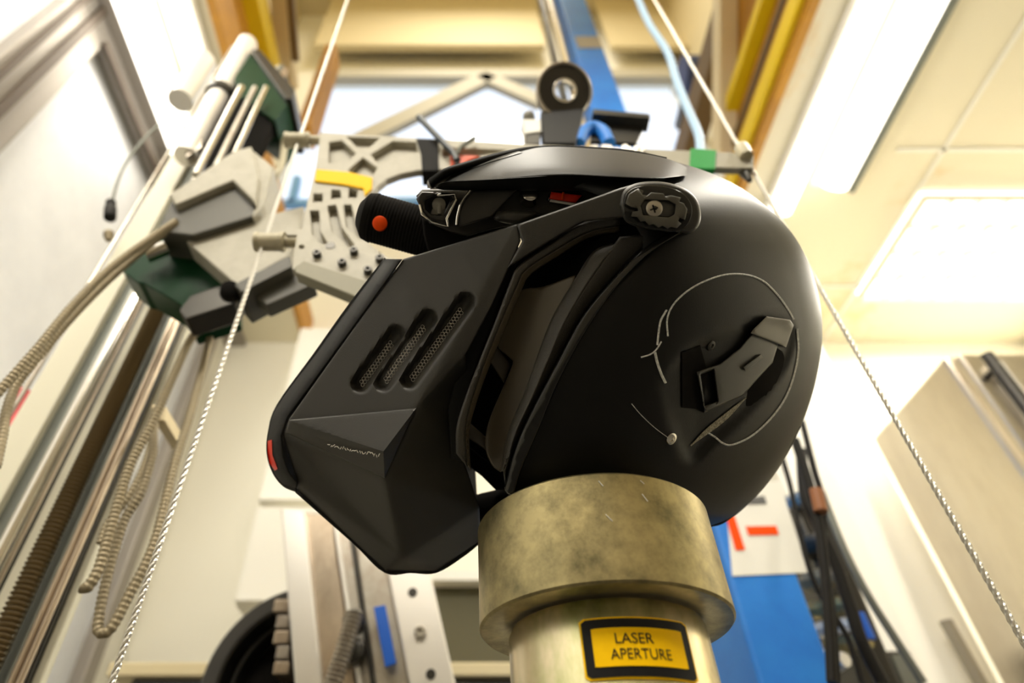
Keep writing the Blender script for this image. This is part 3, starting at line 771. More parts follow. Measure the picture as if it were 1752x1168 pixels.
# small white script-like scuffs on the fairing
gs = []
random.seed(3)
for i in range(22):
    x = 564 + i * 4.1; y = 760 + i * .86 + random.uniform(-1.6, 1.6); a = random.uniform(-1.2, 1.2); L = random.uniform(1.8, 3.2)
    gs.append(ribbon([(x - L * math.cos(a), y - L * math.sin(a) * .9), (x, y + random.uniform(-2, 2)), (x + L * math.cos(a), y + L * math.sin(a) * .9)], 1.5, .0006, FB, 2))
mk('scuffed_lettering', join(*gs), 'white', HEL, label='worn white lettering')
# vent mesh in the slots
for a, b in SLOTS:
    L = math.hypot(b[0] - a[0], b[1] - a[1]); dx, dy = (b[0] - a[0]) / L, (b[1] - a[1]) / L; nx, ny = -dy, dx
    if nx < 0: nx, ny = -nx, -ny
    gs = []; n = int((L - 12) / 6.4)
    for i in range(n):
        for r_ in range(2):
            x = a[0] + dx * (16 + i * 6.4 + r_ * 3.2) + nx * (-1.0 + r_ * 5.2); y = a[1] + dy * (16 + i * 6.4 + r_ * 3.2) + ny * (1.0 + r_ * 5.2)
            x0, y0 = x, y
            p = onshell(x, y, .0005, CB); h = CB.ray_cast(O, ray(x, y).normalized())
            nn = h[1] if h[1].dot(FW) < 0 else -h[1]
            p = hp(x, y, chinw(x, y) + .0006); nn = -FW
            gs.append(ring(p, nn, .00088, .00118, .0005, 8))
    mk('vent_mesh', join(*gs), 'chrome', chin, label='silvery wire mesh')
    # dark throat of each slot
# --- arm from hinge to chin bar
AV = [(1095, 312, .128), (1050, 325, .124), (885, 385, .113), (892, 412, .113), (870, 452, .111), (880, 456, .110), (1000, 382, .118), (1066, 372, .124), (1075, 340, .126), (1120, 320, .128)]
def armw(x, y):
    t_ = max(0, min(1, (x - 880) / 200)); return .113 + .013 * t_
mk2('chin_bar_arm', patch([(1100, 311), (1060, 322), (970, 354), (884, 384), (893, 413), (868, 458), (940, 413), (996, 379), (1062, 372), (1100, 372)], armw, .007, 8, bev=(4, .002)), 'panel', HEL)
band('arm_lip', [(1062, 371), (1000, 379), (942, 416), (887, 455), (872, 484), (848, 547), (818, 622), (795, 682), (781, 730), (780, 775)],
     [(1060, 386), (1005, 398), (950, 428), (900, 462), (884, 490), (860, 545), (830, 620), (808, 685), (797, 735), (800, 800)], .112, .111, .01, 'grain', bev=(5, .003))
band('arm_lip', [(1060, 384), (1005, 397), (950, 427), (899, 461), (883, 490), (859, 545), (829, 620), (807, 685), (796, 735), (799, 795)],
     [(1062, 396), (1008, 407), (955, 438), (908, 470), (892, 497), (868, 552), (838, 625), (815, 690), (803, 740), (806, 805)], .104, .100, .01, 'satin', bev=(4, .002))
# --- hinge
HB = curve2([(1060, 350), (1068, 325), (1095, 312), (1140, 312), (1178, 326), (1196, 350), (1198, 380), (1182, 398), (1150, 396), (1110, 392), (1072, 380), (1060, 350)], 6)[:-1]
hinge = mk('hinge_cover', patch(HB, lambda x, y: .130, .016, 10, bev=(6, .004)), 'panel', HEL)
HR = curve2([(1066, 350), (1073, 329), (1095, 318), (1135, 318), (1168, 330), (1184, 352), (1180, 380), (1160, 396), (1125, 394), (1085, 384), (1068, 368), (1066, 350)], 6)[:-1]
mk('hinge_recess', patch(HR, lambda x, y: .1312, .003, 10, bev=(2, .001)), 'gloss', hinge)
tooth = [(1070, 348), (1076, 332), (1092, 322), (1101, 326), (1099, 333), (1108, 334), (1114, 329), (1135, 331), (1138, 336), (1148, 334), (1165, 338), (1162, 345), (1170, 348), (1176, 358), (1172, 376), (1163, 372), (1160, 378),
         (1166, 382), (1158, 390), (1148, 388), (1142, 391), (1134, 386), (1126, 389), (1118, 383), (1110, 385), (1104, 378), (1096, 379), (1090, 371), (1080, 370), (1082, 362), (1092, 361), (1091, 356), (1080, 354)]
mk('hinge_plate', patch(tooth, lambda x, y: .1345, .004, 10, bev=(1.6, .0006), holes=[[(1103, 341), (1144, 343), (1156, 350), (1154, 366), (1144, 372), (1100, 368), (1096, 352)]]), 'greyhinge', hinge)
mk('hinge_core', patch([(1103, 341), (1144, 343), (1156, 350), (1154, 366), (1144, 372), (1100, 368), (1096, 352)], lambda x, y: .1322, .003, 10, bev=(2, .0008)), 'greybody', hinge)
g = lathe(hp(1119, 357, .133), -FW, [(.0042, 0), (.0042, .0008), (.0034, .0014), (.0012, .0014), (.0008, .0004), (0, .0004)], 28)
sc_ = mk('screw', g, 'aludark', hinge, label='bright cross-head screw')
cx_ = hp(1119, 357, .1346)
for a_ in (.3, .3 + math.pi / 2):
    d_ = RT * math.cos(a_) + UP * math.sin(a_); n_ = RT * -math.sin(a_) + UP * math.cos(a_)
    mk('slot', extrude([cx_ - d_ * .0021 - n_ * .0004, cx_ + d_ * .0021 - n_ * .0004, cx_ + d_ * .0021 + n_ * .0004, cx_ - d_ * .0021 + n_ * .0004], FW * .0012), 'black', hinge, smooth=0)
# --- brow
BT = curve2([(731, 322), (733, 307), (762, 291), (800, 280), (845, 267), (897, 255), (948, 251), (1010, 254), (1075, 259), (1140, 271), (1175, 286)], 6)
BBm = curve2([(1175, 300), (1130, 305), (1060, 304), (980, 300), (897, 304), (830, 308), (762, 312), (745, 322)], 6)
def broww(x, y):
    t_ = max(0, min(1, (x - 731) / 330)); t_ = t_ * (2 - t_)
    u = max(0, min(1, pdist(x, y, BT, False) / 52))
    return (.055 + .047 * t_) * (.30 + .70 * math.sin(u * math.pi / 2) ** .9) + .010
mk2('brow', patch(BT + BBm, broww, .006, 8, bev=(3, .001)), 'shell', HEL)
bridge([(735, 312, .05), (762, 293, .055), (800, 281, .052), (845, 268, .047), (897, 257, .040), (948, 254, .034), (1010, 256, .032), (1075, 261, .034), (1140, 274, .034)], 'brow_crest', 'shell')
band('brow_underside', [(745, 322), (762, 311), (830, 307), (897, 303), (980, 299), (1060, 303), (1140, 306)], [(758, 325), (804, 326), (900, 326), (1010, 326), (1060, 322), (1100, 312), (1140, 309)], .106, .085, .006, 'trim')
crest_edge = mk('brow_edge', patch([(731, 322), (732, 308), (762, 292), (832, 272), (887, 258), (893, 261), (835, 278), (772, 301), (760, 311), (757, 324)], lambda x, y: broww(x, y) + .003, .006, 7, bev=(2, .001)), 'grain', HEL)
# --- mid section under the brow
mk('inner_frame', patch([(712, 335), (722, 324), (800, 322), (1012, 326), (1062, 330), (990, 350), (888, 384), (840, 392), (800, 404), (772, 398), (735, 382)], lambda x, y: .075, .01, 10, bev=(4, .002)), 'grain', HEL)
mk('inner_frame_base', patch(curve2([(722, 372), (760, 392), (800, 400), (870, 386), (888, 384), (800, 420), (745, 440), (728, 415), (722, 372)], 3)[:-1], lambda x, y: .066, .03, 10, bev=(4, .002)), 'foam', HEL)
mk('cheek_panel', patch([(786, 388), (784, 365), (795, 340), (808, 326), (886, 324), (852, 360), (842, 371), (800, 384)], lambda x, y: .088, .010, 8, bev=(4, .002)), 'panel', HEL)
mk('cheek_panel', patch(curve2([(850, 362), (880, 358), (925, 365), (905, 376), (880, 384), (846, 376), (850, 362)], 3)[:-1], lambda x, y: .092, .014, 8, bev=(8, .006)), 'panel', HEL)
hs = mk('latch_housing', patch([(712, 340), (722, 328), (779, 330), (781, 342), (766, 375), (765, 388), (735, 378), (722, 362)], lambda x, y: .089, .012, 8, bev=(3, .001), holes=[[(728, 344), (745, 334), (772, 337), (758, 368), (738, 366), (728, 356)]]), 'gloss', HEL)
mk('latch_rim', tube([hp(x, y, .0895) for x, y in dens([(748, 334), (778, 332), (780, 342), (764, 374), (767, 388), (740, 380), (722, 366), (718, 350)], 8, False)], .0007, 8), 'chrome', hs, label='silvery rim')
mk('latch_pin', join(lathe(hp(751, 350, .085), -FW, [(.004, 0), (.004, .001), (.0015, .002)], 20), rod(hp(752, 352, .086), hp(752, 366, .086), .0014), lathe(hp(752, 367, .083), -FW, [(.0052, 0), (.005, .002)], 20)), 'greycap', hs, label='pale grey pin')
mk('cheek_seam', tube([hp(x, y, .0895) for x, y in curve2([(804, 326), (790, 345), (783, 368), (781, 385)], 5)], .0008, 8), 'chrome', HEL, label='bright curved edge')
mk('snap_button', lathe(hp(905, 340, .076), (-FW + UP * .3), [(.0062, 0), (.0062, .002), (.0048, .004), (.0046, .006), (.003, .007), (0, .007)], 28), 'chrome', HEL, label='chrome snap stud')
rs = mk('sliding_lock', patch([(944, 325), (990, 327), (997, 336), (982, 353), (940, 345), (935, 342)], lambda x, y: .0775, .004, 8, bev=(2, .001)), 'gloss', HEL)
mk('red_slider', patch([(943, 328), (996, 334), (985, 347), (940, 340)], lambda x, y: .080, .004, 8, bev=(2, .001)), 'red', rs, label='red slider')
mk('slider_mark', patch([(962, 328), (966, 329), (964, 342), (960, 341)], lambda x, y: .0812, .001, 8, bev=(1, .0003)), 'orange', rs, label='orange mark')
mk('slider_base', patch([(942, 341), (986, 348), (982, 352), (940, 345)], lambda x, y: .0795, .002, 8, bev=(1, .0003)), 'white', rs, label='white strip')

# ================================================================= HEADFORM SLEEVE
hf = thing('headform_neck', 'black fabric covered neck bar with an orange dot held by the carriage', 'neck bar', hp(700, 420, .0))
na, nb_ = hp(636, 372, .02), hp(790, 415, .02)
mk('sleeve', tube(resample([na, nb_], .004), .017, 24, rib=(.0022, .010)), 'foam', hf)
mk('sleeve_end', lathe(na, (na - nb_), [(.0175, -.002), (.016, .004), (.009, .009), (0, .010)], 24), 'foam', hf)
dd = (-FW * 1.0 + (nb_ - na).normalized() * 0).normalized()
mk('orange_dot', lathe(at(650, 382, HZ - .02 - .0168), -FW, [(.0050, -.002), (.0050, .0006), (.0042, .0012), (0, .0014)], 28), 'orange', hf, label='round orange sticker')

# ================================================================= CARRIAGE FRAME
FY = .405
def fy(px, py): return atY(px, py, FY - .008)
def fyb(px, py): return atY(px, py, FY + .001)
CA = thing('drop_carriage', 'pale cast aluminium carriage frame running between the two wire ropes above the helmet', 'carriage frame', atY(560, 460, FY))
out = [(548, 226), (600, 229), (700, 235), (800, 240), (930, 248), (1000, 251), (1120, 255), (1284, 262), (1290, 266), (1290, 286), (1264, 287), (1180, 285), (1120, 282), (1000, 276), (880, 268), (782, 291), (745, 289), (714, 291), (685, 297), (662, 306), (645, 320), (632, 338), (618, 360), (612, 376),
       (620, 400), (636, 420), (664, 440), (692, 446), (655, 500), (628, 500), (590, 488), (520, 466), (500, 460), (501, 440), (508, 402), (490, 402), (490, 390), (516, 392), (522, 360), (532, 320), (541, 280)]
pk = [[(563, 243), (585, 240), (609, 262), (587, 284), (562, 278)], [(593, 234), (650, 236), (632, 252), (612, 252)], [(634, 264), (672, 241), (712, 243), (716, 260), (672, 270), (650, 284)], [(596, 290), (621, 269), (646, 287), (638, 300), (600, 296)],
      [(758, 252), (868, 256), (850, 262), (775, 272), (757, 270)],
      [(536, 331), (552, 331), (552, 345), (535, 345)], [(567, 324), (582, 325), (584, 338), (566, 340)], [(597, 322), (612, 326), (610, 338), (596, 338)],
      [(530, 360), (546, 360), (548, 395), (566, 424), (556, 428), (534, 400)], [(560, 352), (575, 350), (584, 388), (606, 418), (598, 424), (568, 396)], [(588, 350), (601, 350), (608, 380), (652, 434), (642, 436), (592, 388)],
      circ(503, 404, 1.5, 8), circ(565, 420, 5.5, 12, 4) if False else circ(516, 422, 5, 12, 3.4)]
mk('frame_face', plate(out, fy, Vector((0, .009, 0)), pk), 'alu', CA, smooth=0, bevel=.0008)
mk('frame_back', plate(out, fyb, Vector((0, .006, 0))), 'alu', CA, smooth=0, bevel=.0008)
# lower clamp plate with bolts
def fy2(px, py): return atY(px, py, FY - .014)
mk('clamp_plate', plate([(520, 444), (548, 416), (600, 424), (655, 440), (690, 446), (660, 500), (626, 489), (520, 447)], fy2, Vector((0, .005, 0))), 'alu', CA, smooth=0, bevel=.0008)
mk('clamp_bar', plate([(520, 446), (640, 484), (648, 512), (620, 512), (506, 466), (504, 456)], lambda x, y: atY(x, y, FY - .019), Vector((0, .013, 0))), 'barolive', CA, smooth=0, bevel=.001)
for x, y in ((543, 438), (606, 433), (586, 453), (630, 466), (650, 446)):
    p = atY(x, y, FY - .014)
    b_ = mk('bolt', lathe(p, Vector((0, -1, 0)), [(.0042, 0), (.0042, .005), (.0036, .0056), (.0022, .0056), (.0022, .002), (0, .002)], 20), 'steeldark', CA)
for x, y in ((565, 420),):
    mk('bolt_hole', lathe(atY(x, y, FY - .0142), Vector((0, -1, 0)), [(.0050, 0), (.0050, .0004), (0, .0004)], 20), 'steeldark', CA)
# bushes on the left rope, end fitting at the right
WXL, WXR = -.511 * FY, .85 * FY
for zpx, (px, py) in ((0, (512, 240)), (1, (466, 414))):
    p = atY(px, py, FY); L = .026
    c0 = Vector((p.x - .018, FY, p.z)); c1 = Vector((p.x + .026, FY, p.z))
    mk('rope_bush', lathe(c0, Vector((1, 0, 0)), [(.006, 0), (.0105, .0005), (.0105, .004), (.0095, .005), (.0095, .026), (.0105, .027), (.0105, .031), (.006, .0315), (.006, .046)], 28), 'nylon', CA, label='cream nylon bush')
p = atY(1272, 274, FY); mk('rope_bush', lathe(Vector((p.x - .004, FY - .012, p.z)), Vector((0, 0, 1)), [(.008, -.012), (.008, .010), (.005, .014)], 24), 'nylon', CA, label='small end bush')
mk('rope_socket', lathe(atY(1272, 290, FY), Vector((0, 0, -1)), [(.007, 0), (.007, .006), (.003, .024)], 20), 'steeldark', CA, label='dark end socket')
def wrap(name, poly, m, label, cat_, y0=FY - .0105, th=.0205, bevel=.001):
    o_ = mk(name, plate(poly, lambda x, y: atY(x, y, y0), Vector((0, th, 0))), m, smooth=0, bevel=bevel); return tag(o_, label, cat_)
wrap('yellow_strap', [(541, 289), (600, 294), (637, 303), (636, 322), (624, 334), (622, 322), (588, 315), (538, 309)], 'yellow', 'yellow strap wrapped round the carriage frame', 'strap')
wrap('green_tape', [(1182, 253), (1226, 256), (1224, 289), (1180, 287)], 'greentape', 'green tape wrapped near the right end of the carriage bar', 'tape')
wrap('black_tape', [(712, 236), (750, 238), (751, 291), (722, 292), (720, 262)], 'blacktape', 'black tape wrapped round the carriage bar left of the helmet', 'tape')
wrap('orange_tape', [(770, 264), (822, 266), (800, 274), (790, 282), (771, 284)], mat('orange_tape_red', (.75, .09, .02), .5), 'orange tape strip on the carriage bar beside the black cable tie', 'tape')
ct = thing('cable_tie', 'dark cable tie with its tail sticking up from the carriage bar', 'cable tie', atY(780, 285, FY - .015))
mk('tail', tube([atY(x, y, FY - .018) for x, y in curve2([(716, 200), (740, 225), (762, 248), (776, 262), (782, 275)], 5)], .0038, 10), mat('dark_blue_nylon', (.008, .02, .03), .35), ct)
mk('loop', tube([atY(x, y, FY - .016) for x, y in curve2([(776, 262), (783, 272), (780, 285)], 5)], .0032, 8), 'cable', ct)
o = mk('cable_tie', tube([atY(x, y, FY - .016) for x, y in curve2([(812, 236), (800, 244), (786, 255), (780, 268)], 5)], .0028, 8), 'greyrail'); tag(o, 'short grey cable tie end beside the dark cable tie', 'cable tie')
# extra white block + ring + bracket on the bar
wb = thing('stop_block', 'small white block with a dark foot standing on the carriage bar', 'block', atY(910, 246, FY))
mk('block', plate([(893, 204), (925, 204), (926, 224), (898, 228), (896, 212)], lambda x, y: atY(x, y, FY - .006), Vector((0, .02, 0))), 'white', wb, smooth=0, bevel=.001)
mk('foot', plate([(899, 226), (924, 224), (924, 246), (899, 246)], lambda x, y: atY(x, y, FY - .004), Vector((0, .016, 0))), 'steeldark', wb, smooth=0, bevel=.001)
mk('cap', lathe(atY(905, 202, FY), Vector((0, 0, 1)), [(.008, -.002), (.008, .006), (.005, .009)], 20), 'greycap', wb)
er = thing('lifting_eye', 'dark steel lifting eye ring standing on the carriage bar', 'lifting eye', atY(960, 250, FY))
rc = atY(962, 163, FY - .01)
mk('ring', ring(rc - Vector((0, .0, 0)), (-FW + RT * .15), .0145, .038, .014), 'steeldark', er)
mk('inner_rim_highlight', ring(rc + (-FW) * .011, (-FW + RT * .15), .0135, .0165, .0065), 'steel', er)  # bright rings, here and below, put in as highlights on the eye's rims
mk('outer_rim_highlight', ring(rc + (-FW) * .011, (-FW + RT * .15), .0355, .0387, .0065), 'aludark', er)
mk('stem', plate([(925, 190), (1000, 185), (985, 245), (930, 245)], lambda x, y: atY(x, y, FY - .004), Vector((0, .018, 0))), 'black', er, smooth=0, bevel=.002)
o = mk('angle_bracket', join(plate([(1015, 188), (1112, 197), (1090, 245), (1010, 240)], lambda x, y: atY(x, y, FY + .01), Vector((0, .006, 0))), plate([(1015, 186), (1112, 195), (1113, 202), (1014, 194)], lambda x, y: atY(x, y, FY - .004), Vector((0, .02, 0)))), 'steeldark', smooth=0, bevel=.001)
tag(o, 'dark angle bracket beside the lifting eye', 'bracket')
o = mk('blue_cloth_tie', tube([atY(x, y, FY + .005) for x, y in curve2([(990, 246), (1000, 226), (1015, 218), (1032, 226), (1042, 246)], 8)], .0085, 20), 'blue'); tag(o, 'blue wrapping under the angle bracket on the carriage bar', 'wrapping')
gs = []
random.seed(5)
for i in range(16):
    x = 995 + i * 7 + random.uniform(-3, 3); gs.append(rod(atY(x, 252 + random.uniform(-2, 4), FY - .010), atY(x + random.uniform(-8, 8), 262 + random.uniform(-2, 3), FY - .012), .003, 8))
tag(mk('clear_tape', join(*gs), 'alulight'), 'crumpled clear tape on the carriage bar above the helmet', 'tape')

# ================================================================= WIRE ROPES
def vrope(x, y, label):
    o_ = mk('wire_rope', tube([Vector((x, y, .02)), Vector((x, y, HT - .1))], .0019, 12, twist=(.020, 3, .22)), 'rope'); return tag(o_, label, 'wire rope')
vrope(WXL, FY, 'taut steel wire rope in front of the rail tower at the left')
vrope(WXR, FY, 'taut steel wire rope passing in front of the steel cabinet at the right')

# ================================================================= RAIL TOWER (left)
TY = .60
RTW = thing('rail_tower', 'tall rail tower with rods, cream side plate and a ribbed lead screw at the left', 'rail tower', (XofY(100, 900, TY), TY, 0))
zc = atY(300, 500, TY).z; ztop = atY(440, 95, TY).z
def rail(name, pl, pr, py, Y, dp, m, z0=0, z1=None, label=None):
    x0, x1 = XofY(pl, py, Y), XofY(pr, py, Y)
    return mk(name, boxc(min(x0, x1), max(x0, x1), Y, Y + dp, z0, z1 if z1 else ztop), m, RTW, smooth=0, bevel=.002, label=label)
def vrod(name, pc, py, Y, r, m, z0=0, z1=None, rib=None, label=None):
    x = XofY(pc, py, Y); z1 = z1 or ztop
    return mk(name, tube([Vector((x, Y, z0)), Vector((x, Y, z1))], r, 16, rib=rib), m, RTW, label=label)
rail('side_plate', -8, 50, 768, TY + .02, .05, 'creamrail', label='cream painted side plate')
vrod('guide_rod', 22, 700, TY - .02, .0028, 'aludark')
rail('rail', 54, 82, 768, TY + .03, .03, 'greyrail')
vrod('guide_rod', 96, 768, TY - .005, .0075, 'steel', z1=ztop - .05)
vrod('guide_rod', 110, 768, TY + .005, .004, 'alubrown', z1=ztop - .05)
rail('rail', 84, 122, 768, TY + .04, .02, 'steeldark')
rail('rail', 122, 146, 768, TY + .02, .02, 'creamrail', label='cream painted rail')
vrod('lead_screw', 156, 768, TY, .0085, 'screw', rib=(.0048, .22), z1=zc + .1, label='ribbed bronze lead screw')
rail('rail', 167, 172, 768, TY + .02, .02, 'creamrail', label='cream painted rail')
rail('rail', 174, 190, 768, TY + .02, .02, 'greyrail')
rail('rail', 146, 218, 768, TY + .045, .02, 'steeldark')
vrod('guide_rod', 197, 768, TY + .01, .0035, 'alubrown', z1=ztop - .05)
vrod('guide_rod', 208, 768, TY + .01, .0035, 'alubrown', z1=ztop - .05)
rail('rail', 222, 236, 768, TY + .05, .01, 'creamrail', z1=zc, label='cream painted rail')
mk('base_foot', boxc(XofY(-8, 768, TY) - .04, XofY(236, 768, TY) + .04, TY - .04, TY + .14, 0, .03), 'steeldark', RTW, smooth=0)
# top end block
mk('end_block', plate([(408, 98), (440, 88), (500, 150), (498, 170), (470, 205), (415, 165), (395, 125)], lambda x, y: atY(x, y, TY - .03), Vector((0, .10, 0))), 'green', RTW, smooth=0, bevel=.002, label='green end block')
mk('end_cap', plate([(428, 84), (444, 84), (504, 152), (500, 168), (488, 168)], lambda x, y: atY(x, y, TY - .04), Vector((0, .12, 0))), 'steeldark', RTW, smooth=0, bevel=.002, label='dark end cap')
mk('cover_tube', tube([atY(424, 74, TY - .03), atY(392, 135, TY - .02), atY(352, 205, TY - .02), atY(318, 268, TY - .02)], .021, 20), 'alulight', RTW, label='white cover tube')
mk('motor', tube([atY(350, 105, TY + .02), atY(308, 172, TY + .02)], .026, 20), 'alulight', RTW, label='pale motor can')
mk('clamp_ring', ring(atY(374, 166, TY - .02), (atY(392, 135, TY) - atY(352, 205, TY)), .0215, .027, .02), 'steeldark', RTW)
mk('side_plate', plate([(318, 205), (350, 185), (345, 250), (318, 268)], lambda x, y: atY(x, y, TY - .03), Vector((0, .02, 0))), 'aludark', RTW, smooth=0, bevel=.002)

for px_, r_, m_ in ((372, .0065, 'steel'), (397, .005, 'aludark'), (418, .005, 'steel')):
    vrod('front_rod', px_, 230, TY - .055, r_, m_, z0=atY(px_, 300, TY - .055).z, z1=atY(px_ + 40, 150, TY - .055).z)
mk('dark_back', plate([(378, 150), (412, 128), (470, 205), (440, 262), (350, 290), (336, 240)], lambda x, y: atY(x, y, TY - .02), Vector((0, .02, 0))), 'foam', RTW, smooth=0, label='dark backing plate')
# sliding bracket on the tower
SB2 = thing('slide_carriage', 'green and black sliding bracket clamped on the rail tower beside the frame', 'slide bracket', atY(300, 500, TY - .1))
def sl(poly, Y, th, m, name, label=None, bevel=.002): return mk(name, plate(poly, lambda x, y: atY(x, y, Y), Vector((0, th, 0))), m, SB2, smooth=0, bevel=bevel, label=label)
sl([(208, 462), (240, 420), (292, 398), (330, 392), (380, 440), (400, 480), (398, 520), (318, 545), (308, 520), (246, 485), (236, 484)], TY - .10, .045, 'green', 'carriage_block', 'dark green block')
sl([(325, 505), (402, 478), (416, 495), (400, 520), (318, 546), (306, 530)], TY - .11, .03, 'steeldark', 'lower_plate')
sl([(292, 345), (400, 295), (442, 350), (432, 370), (330, 402), (270, 395)], TY - .14, .09, 'boxgrey', 'clamp_box', 'dark grey clamp box')
sl([(290, 332), (400, 258), (430, 250), (442, 300), (436, 345), (398, 308), (300, 350)], TY - .15, .02, 'alu', 'clamp_cover', 'pale clamp cover')
sl([(430, 255), (468, 285), (452, 350), (432, 372), (424, 310)], TY - .14, .04, 'alu', 'clamp_side', 'pale clamp side')
sl([(318, 412), (372, 392), (440, 372), (520, 352), (512, 400), (490, 440), (405, 488)], TY - .13, .03, 'alu', 'arm_plate', 'pale arm plate')
sl([(400, 486), (496, 436), (500, 455), (412, 500)], TY - .135, .05, 'boxgrey', 'arm_edge')
sl([(430, 500), (505, 458), (540, 485), (456, 522)], TY - .12, .02, 'boxgrey', 'lower_arm')
mk('silver_sleeve', rod(atY(250, 438, TY - .12), atY(285, 424, TY - .12), .009), 'steel', SB2)
mk('rubber_plug', lathe(atY(393, 503, TY - .12), Vector((.5, -1, -.3)), [(.011, 0), (.011, .012), (.008, .014), (0, .014)], 20), 'foam', SB2)
mk('coiled_hose', tube([atY(x, y, TY + .02) for x, y in curve2([(452, 205), (480, 215), (486, 250), (478, 290), (455, 310)], 6)], .007, 10), 'nylon', SB2)

# ================================================================= HOSES AT LEFT
def hose(pts, Y, r, label, cat_='hose', m='hose', rib=(.0045, .10), name='braided_hose'):
    path = cat([atY(x, y, Y if not callable(Y) else Y(y)) for x, y in pts], 8)
    return tag(mk(name, tube(path, r, 10, rib=rib), m), label, cat_)
hose([(302, 378), (262, 405), (190, 458), (120, 528), (65, 595), (0, 668), (-30, 700)], .44, .0042, 'brown braided hose sweeping from the clamp box to the left edge, upper of the pair')
hose([(300, 384), (264, 412), (195, 470), (125, 540), (70, 605), (30, 655), (12, 700), (4, 745), (-8, 800)], .46, .0042, 'brown braided hose sweeping from the clamp box to the left edge, lower of the pair')
hose([(378, 528), (330, 575), (298, 640), (262, 720), (225, 790), (205, 850), (185, 920), (168, 975), (150, 1004), (140, 1005)], .52, .0045, 'brown braided hose hanging behind the rail tower, nearest the rails')
hose([(380, 530), (362, 570), (344, 640), (322, 720), (300, 790), (280, 870), (258, 945), (220, 1020), (190, 1075), (172, 1082), (168, 1066), (178, 1010), (196, 940), (215, 885), (240, 845), (255, 800), (262, 770), (262, 740)], .54, .0042, 'brown braided hose hanging in a long loop beside the wire rope')
hose([(268, 700), (262, 745), (246, 800), (220, 850), (195, 880), (180, 905), (172, 930)], .57, .004, 'brown braided hose hooked behind the long hanging loop')
o = mk('hose_hook', plate([(258, 690), (285, 695), (282, 720), (262, 718)], lambda x, y: atY(x, y, .57), Vector((0, .06, 0))), 'tan', smooth=0, bevel=.002); tag(o, 'small tan hook holding the hanging hoses', 'hook')
hc = thing('hanging_connector', 'black cable connector hanging in front of the frosted window', 'connector', atY(187, 418, .6))
mk('cable', tube(cat([atY(x, y, .6) for x, y in ((272, 213), (245, 240), (215, 280), (200, 315), (192, 345))], 6), .0025, 8), 'greyrail', hc)
pa, pb = atY(190, 344, .6), atY(186, 400, .6)
mk('body', lathe(pa, (pb - pa), [(.006, 0), (.008, .004), (.008, .010), (.0065, .013), (.0065, .017), (.0095, .022), (.0095, .048), (.008, .05)], 20), 'cable', hc)
mk('tip', lathe(pb, (pb - pa), [(.0075, -.002), (.0075, .006), (.005, .007), (.005, .015)], 20), 'hose', hc, label='brass tip')
o = mk('red_tool_handle', tube(cat([atY(x, y, .7) for x, y in ((10, 745), (22, 705), (42, 668))], 5), .008, 10), 'redplastic'); tag(o, 'blurred red handle at the left edge behind the rail tower', 'handle')

# ================================================================= PALE BLUE HOSE, RIGHT CABLES
hose([(1088, -10), (1110, 40), (1142, 90), (1158, 140), (1176, 185), (1195, 230), (1199, 262), (1210, 300), (1220, 318)], .62, .008, 'pale blue hose hanging down behind the carriage bar', m='hoseblue', rib=(.008, .05), name='air_hose')
cabs = [([(1360, 752), (1385, 830), (1402, 905), (1412, 985), (1418, 1060), (1424, 1168)], .80, .0065, 'thickest black cable running down beside the blue column'),
        ([(1372, 720), (1392, 800), (1408, 860), (1410, 950), (1424, 1040), (1432, 1168)], .82, .0045, 'black cable running down just right of the thickest one'),
        ([(1335, 770), (1352, 830), (1362, 880), (1378, 950), (1400, 1010), (1450, 1090), (1475, 1168)], .9, .004, 'thin black cable bowing out across the blue column edge'),
        ([(1370, 770), (1378, 850), (1400, 900), (1432, 970), (1455, 1040), (1475, 1100), (1510, 1168)], .92, .009, 'dark thick cable curving away at the far right of the bundle'),
        ([(1405, 840), (1440, 930), (1480, 1010), (1530, 1090), (1580, 1168)], .98, .006, 'greenish grey cable sloping down farthest to the right')]
for i, (p_, Y, r, l) in enumerate(cabs): hose(p_, Y, r, l, 'cable', 'cable' if i < 4 else 'greyrail', rib=None, name='black_cable')
sl_ = mk('cable_sleeve', tube([atY(1396, 838, .79), atY(1405, 875, .79)], .009, 12), 'copper'); tag(sl_, 'brown sleeve round the black cables', 'cable sleeve')
jb = thing('valve_block', 'cluttered metal valve block behind the black cables beside the blue column', 'valve block', (XofY(1440, 1050, 1.1), 1.15, .6))
mk('body', boxc(XofY(1412, 1000, 1.1), XofY(1470, 1000, 1.1), 1.1, 1.2, .6, atY(1420, 860, 1.1).z), 'steeldark', jb, smooth=0, bevel=.006)
for i, (x, y, r, m) in enumerate(((1380, 850, .016, 'aludark'), (1400, 930, .02, 'steeldark'), (1425, 985, .018, 'hose'), (1440, 1035, .016, 'brass'), (1452, 1070, .014, 'alulight'), (1470, 1100, .016, 'brass'), (1430, 1130, .018, 'alulight'))):
    p = atY(x, y, 1.07); mk('fitting', lathe(p, Vector((.3, -1, -.2)), [(r, -.06), (r, 0), (r * .7, .01), (r * .6, .02), (0, .02)], 8), m, jb)
mk('blue_fitting', rod(atY(1465, 1050, 1.05), atY(1485, 1095, 1.05), .012, 10), 'bluetape', jb, label='small blue fitting')

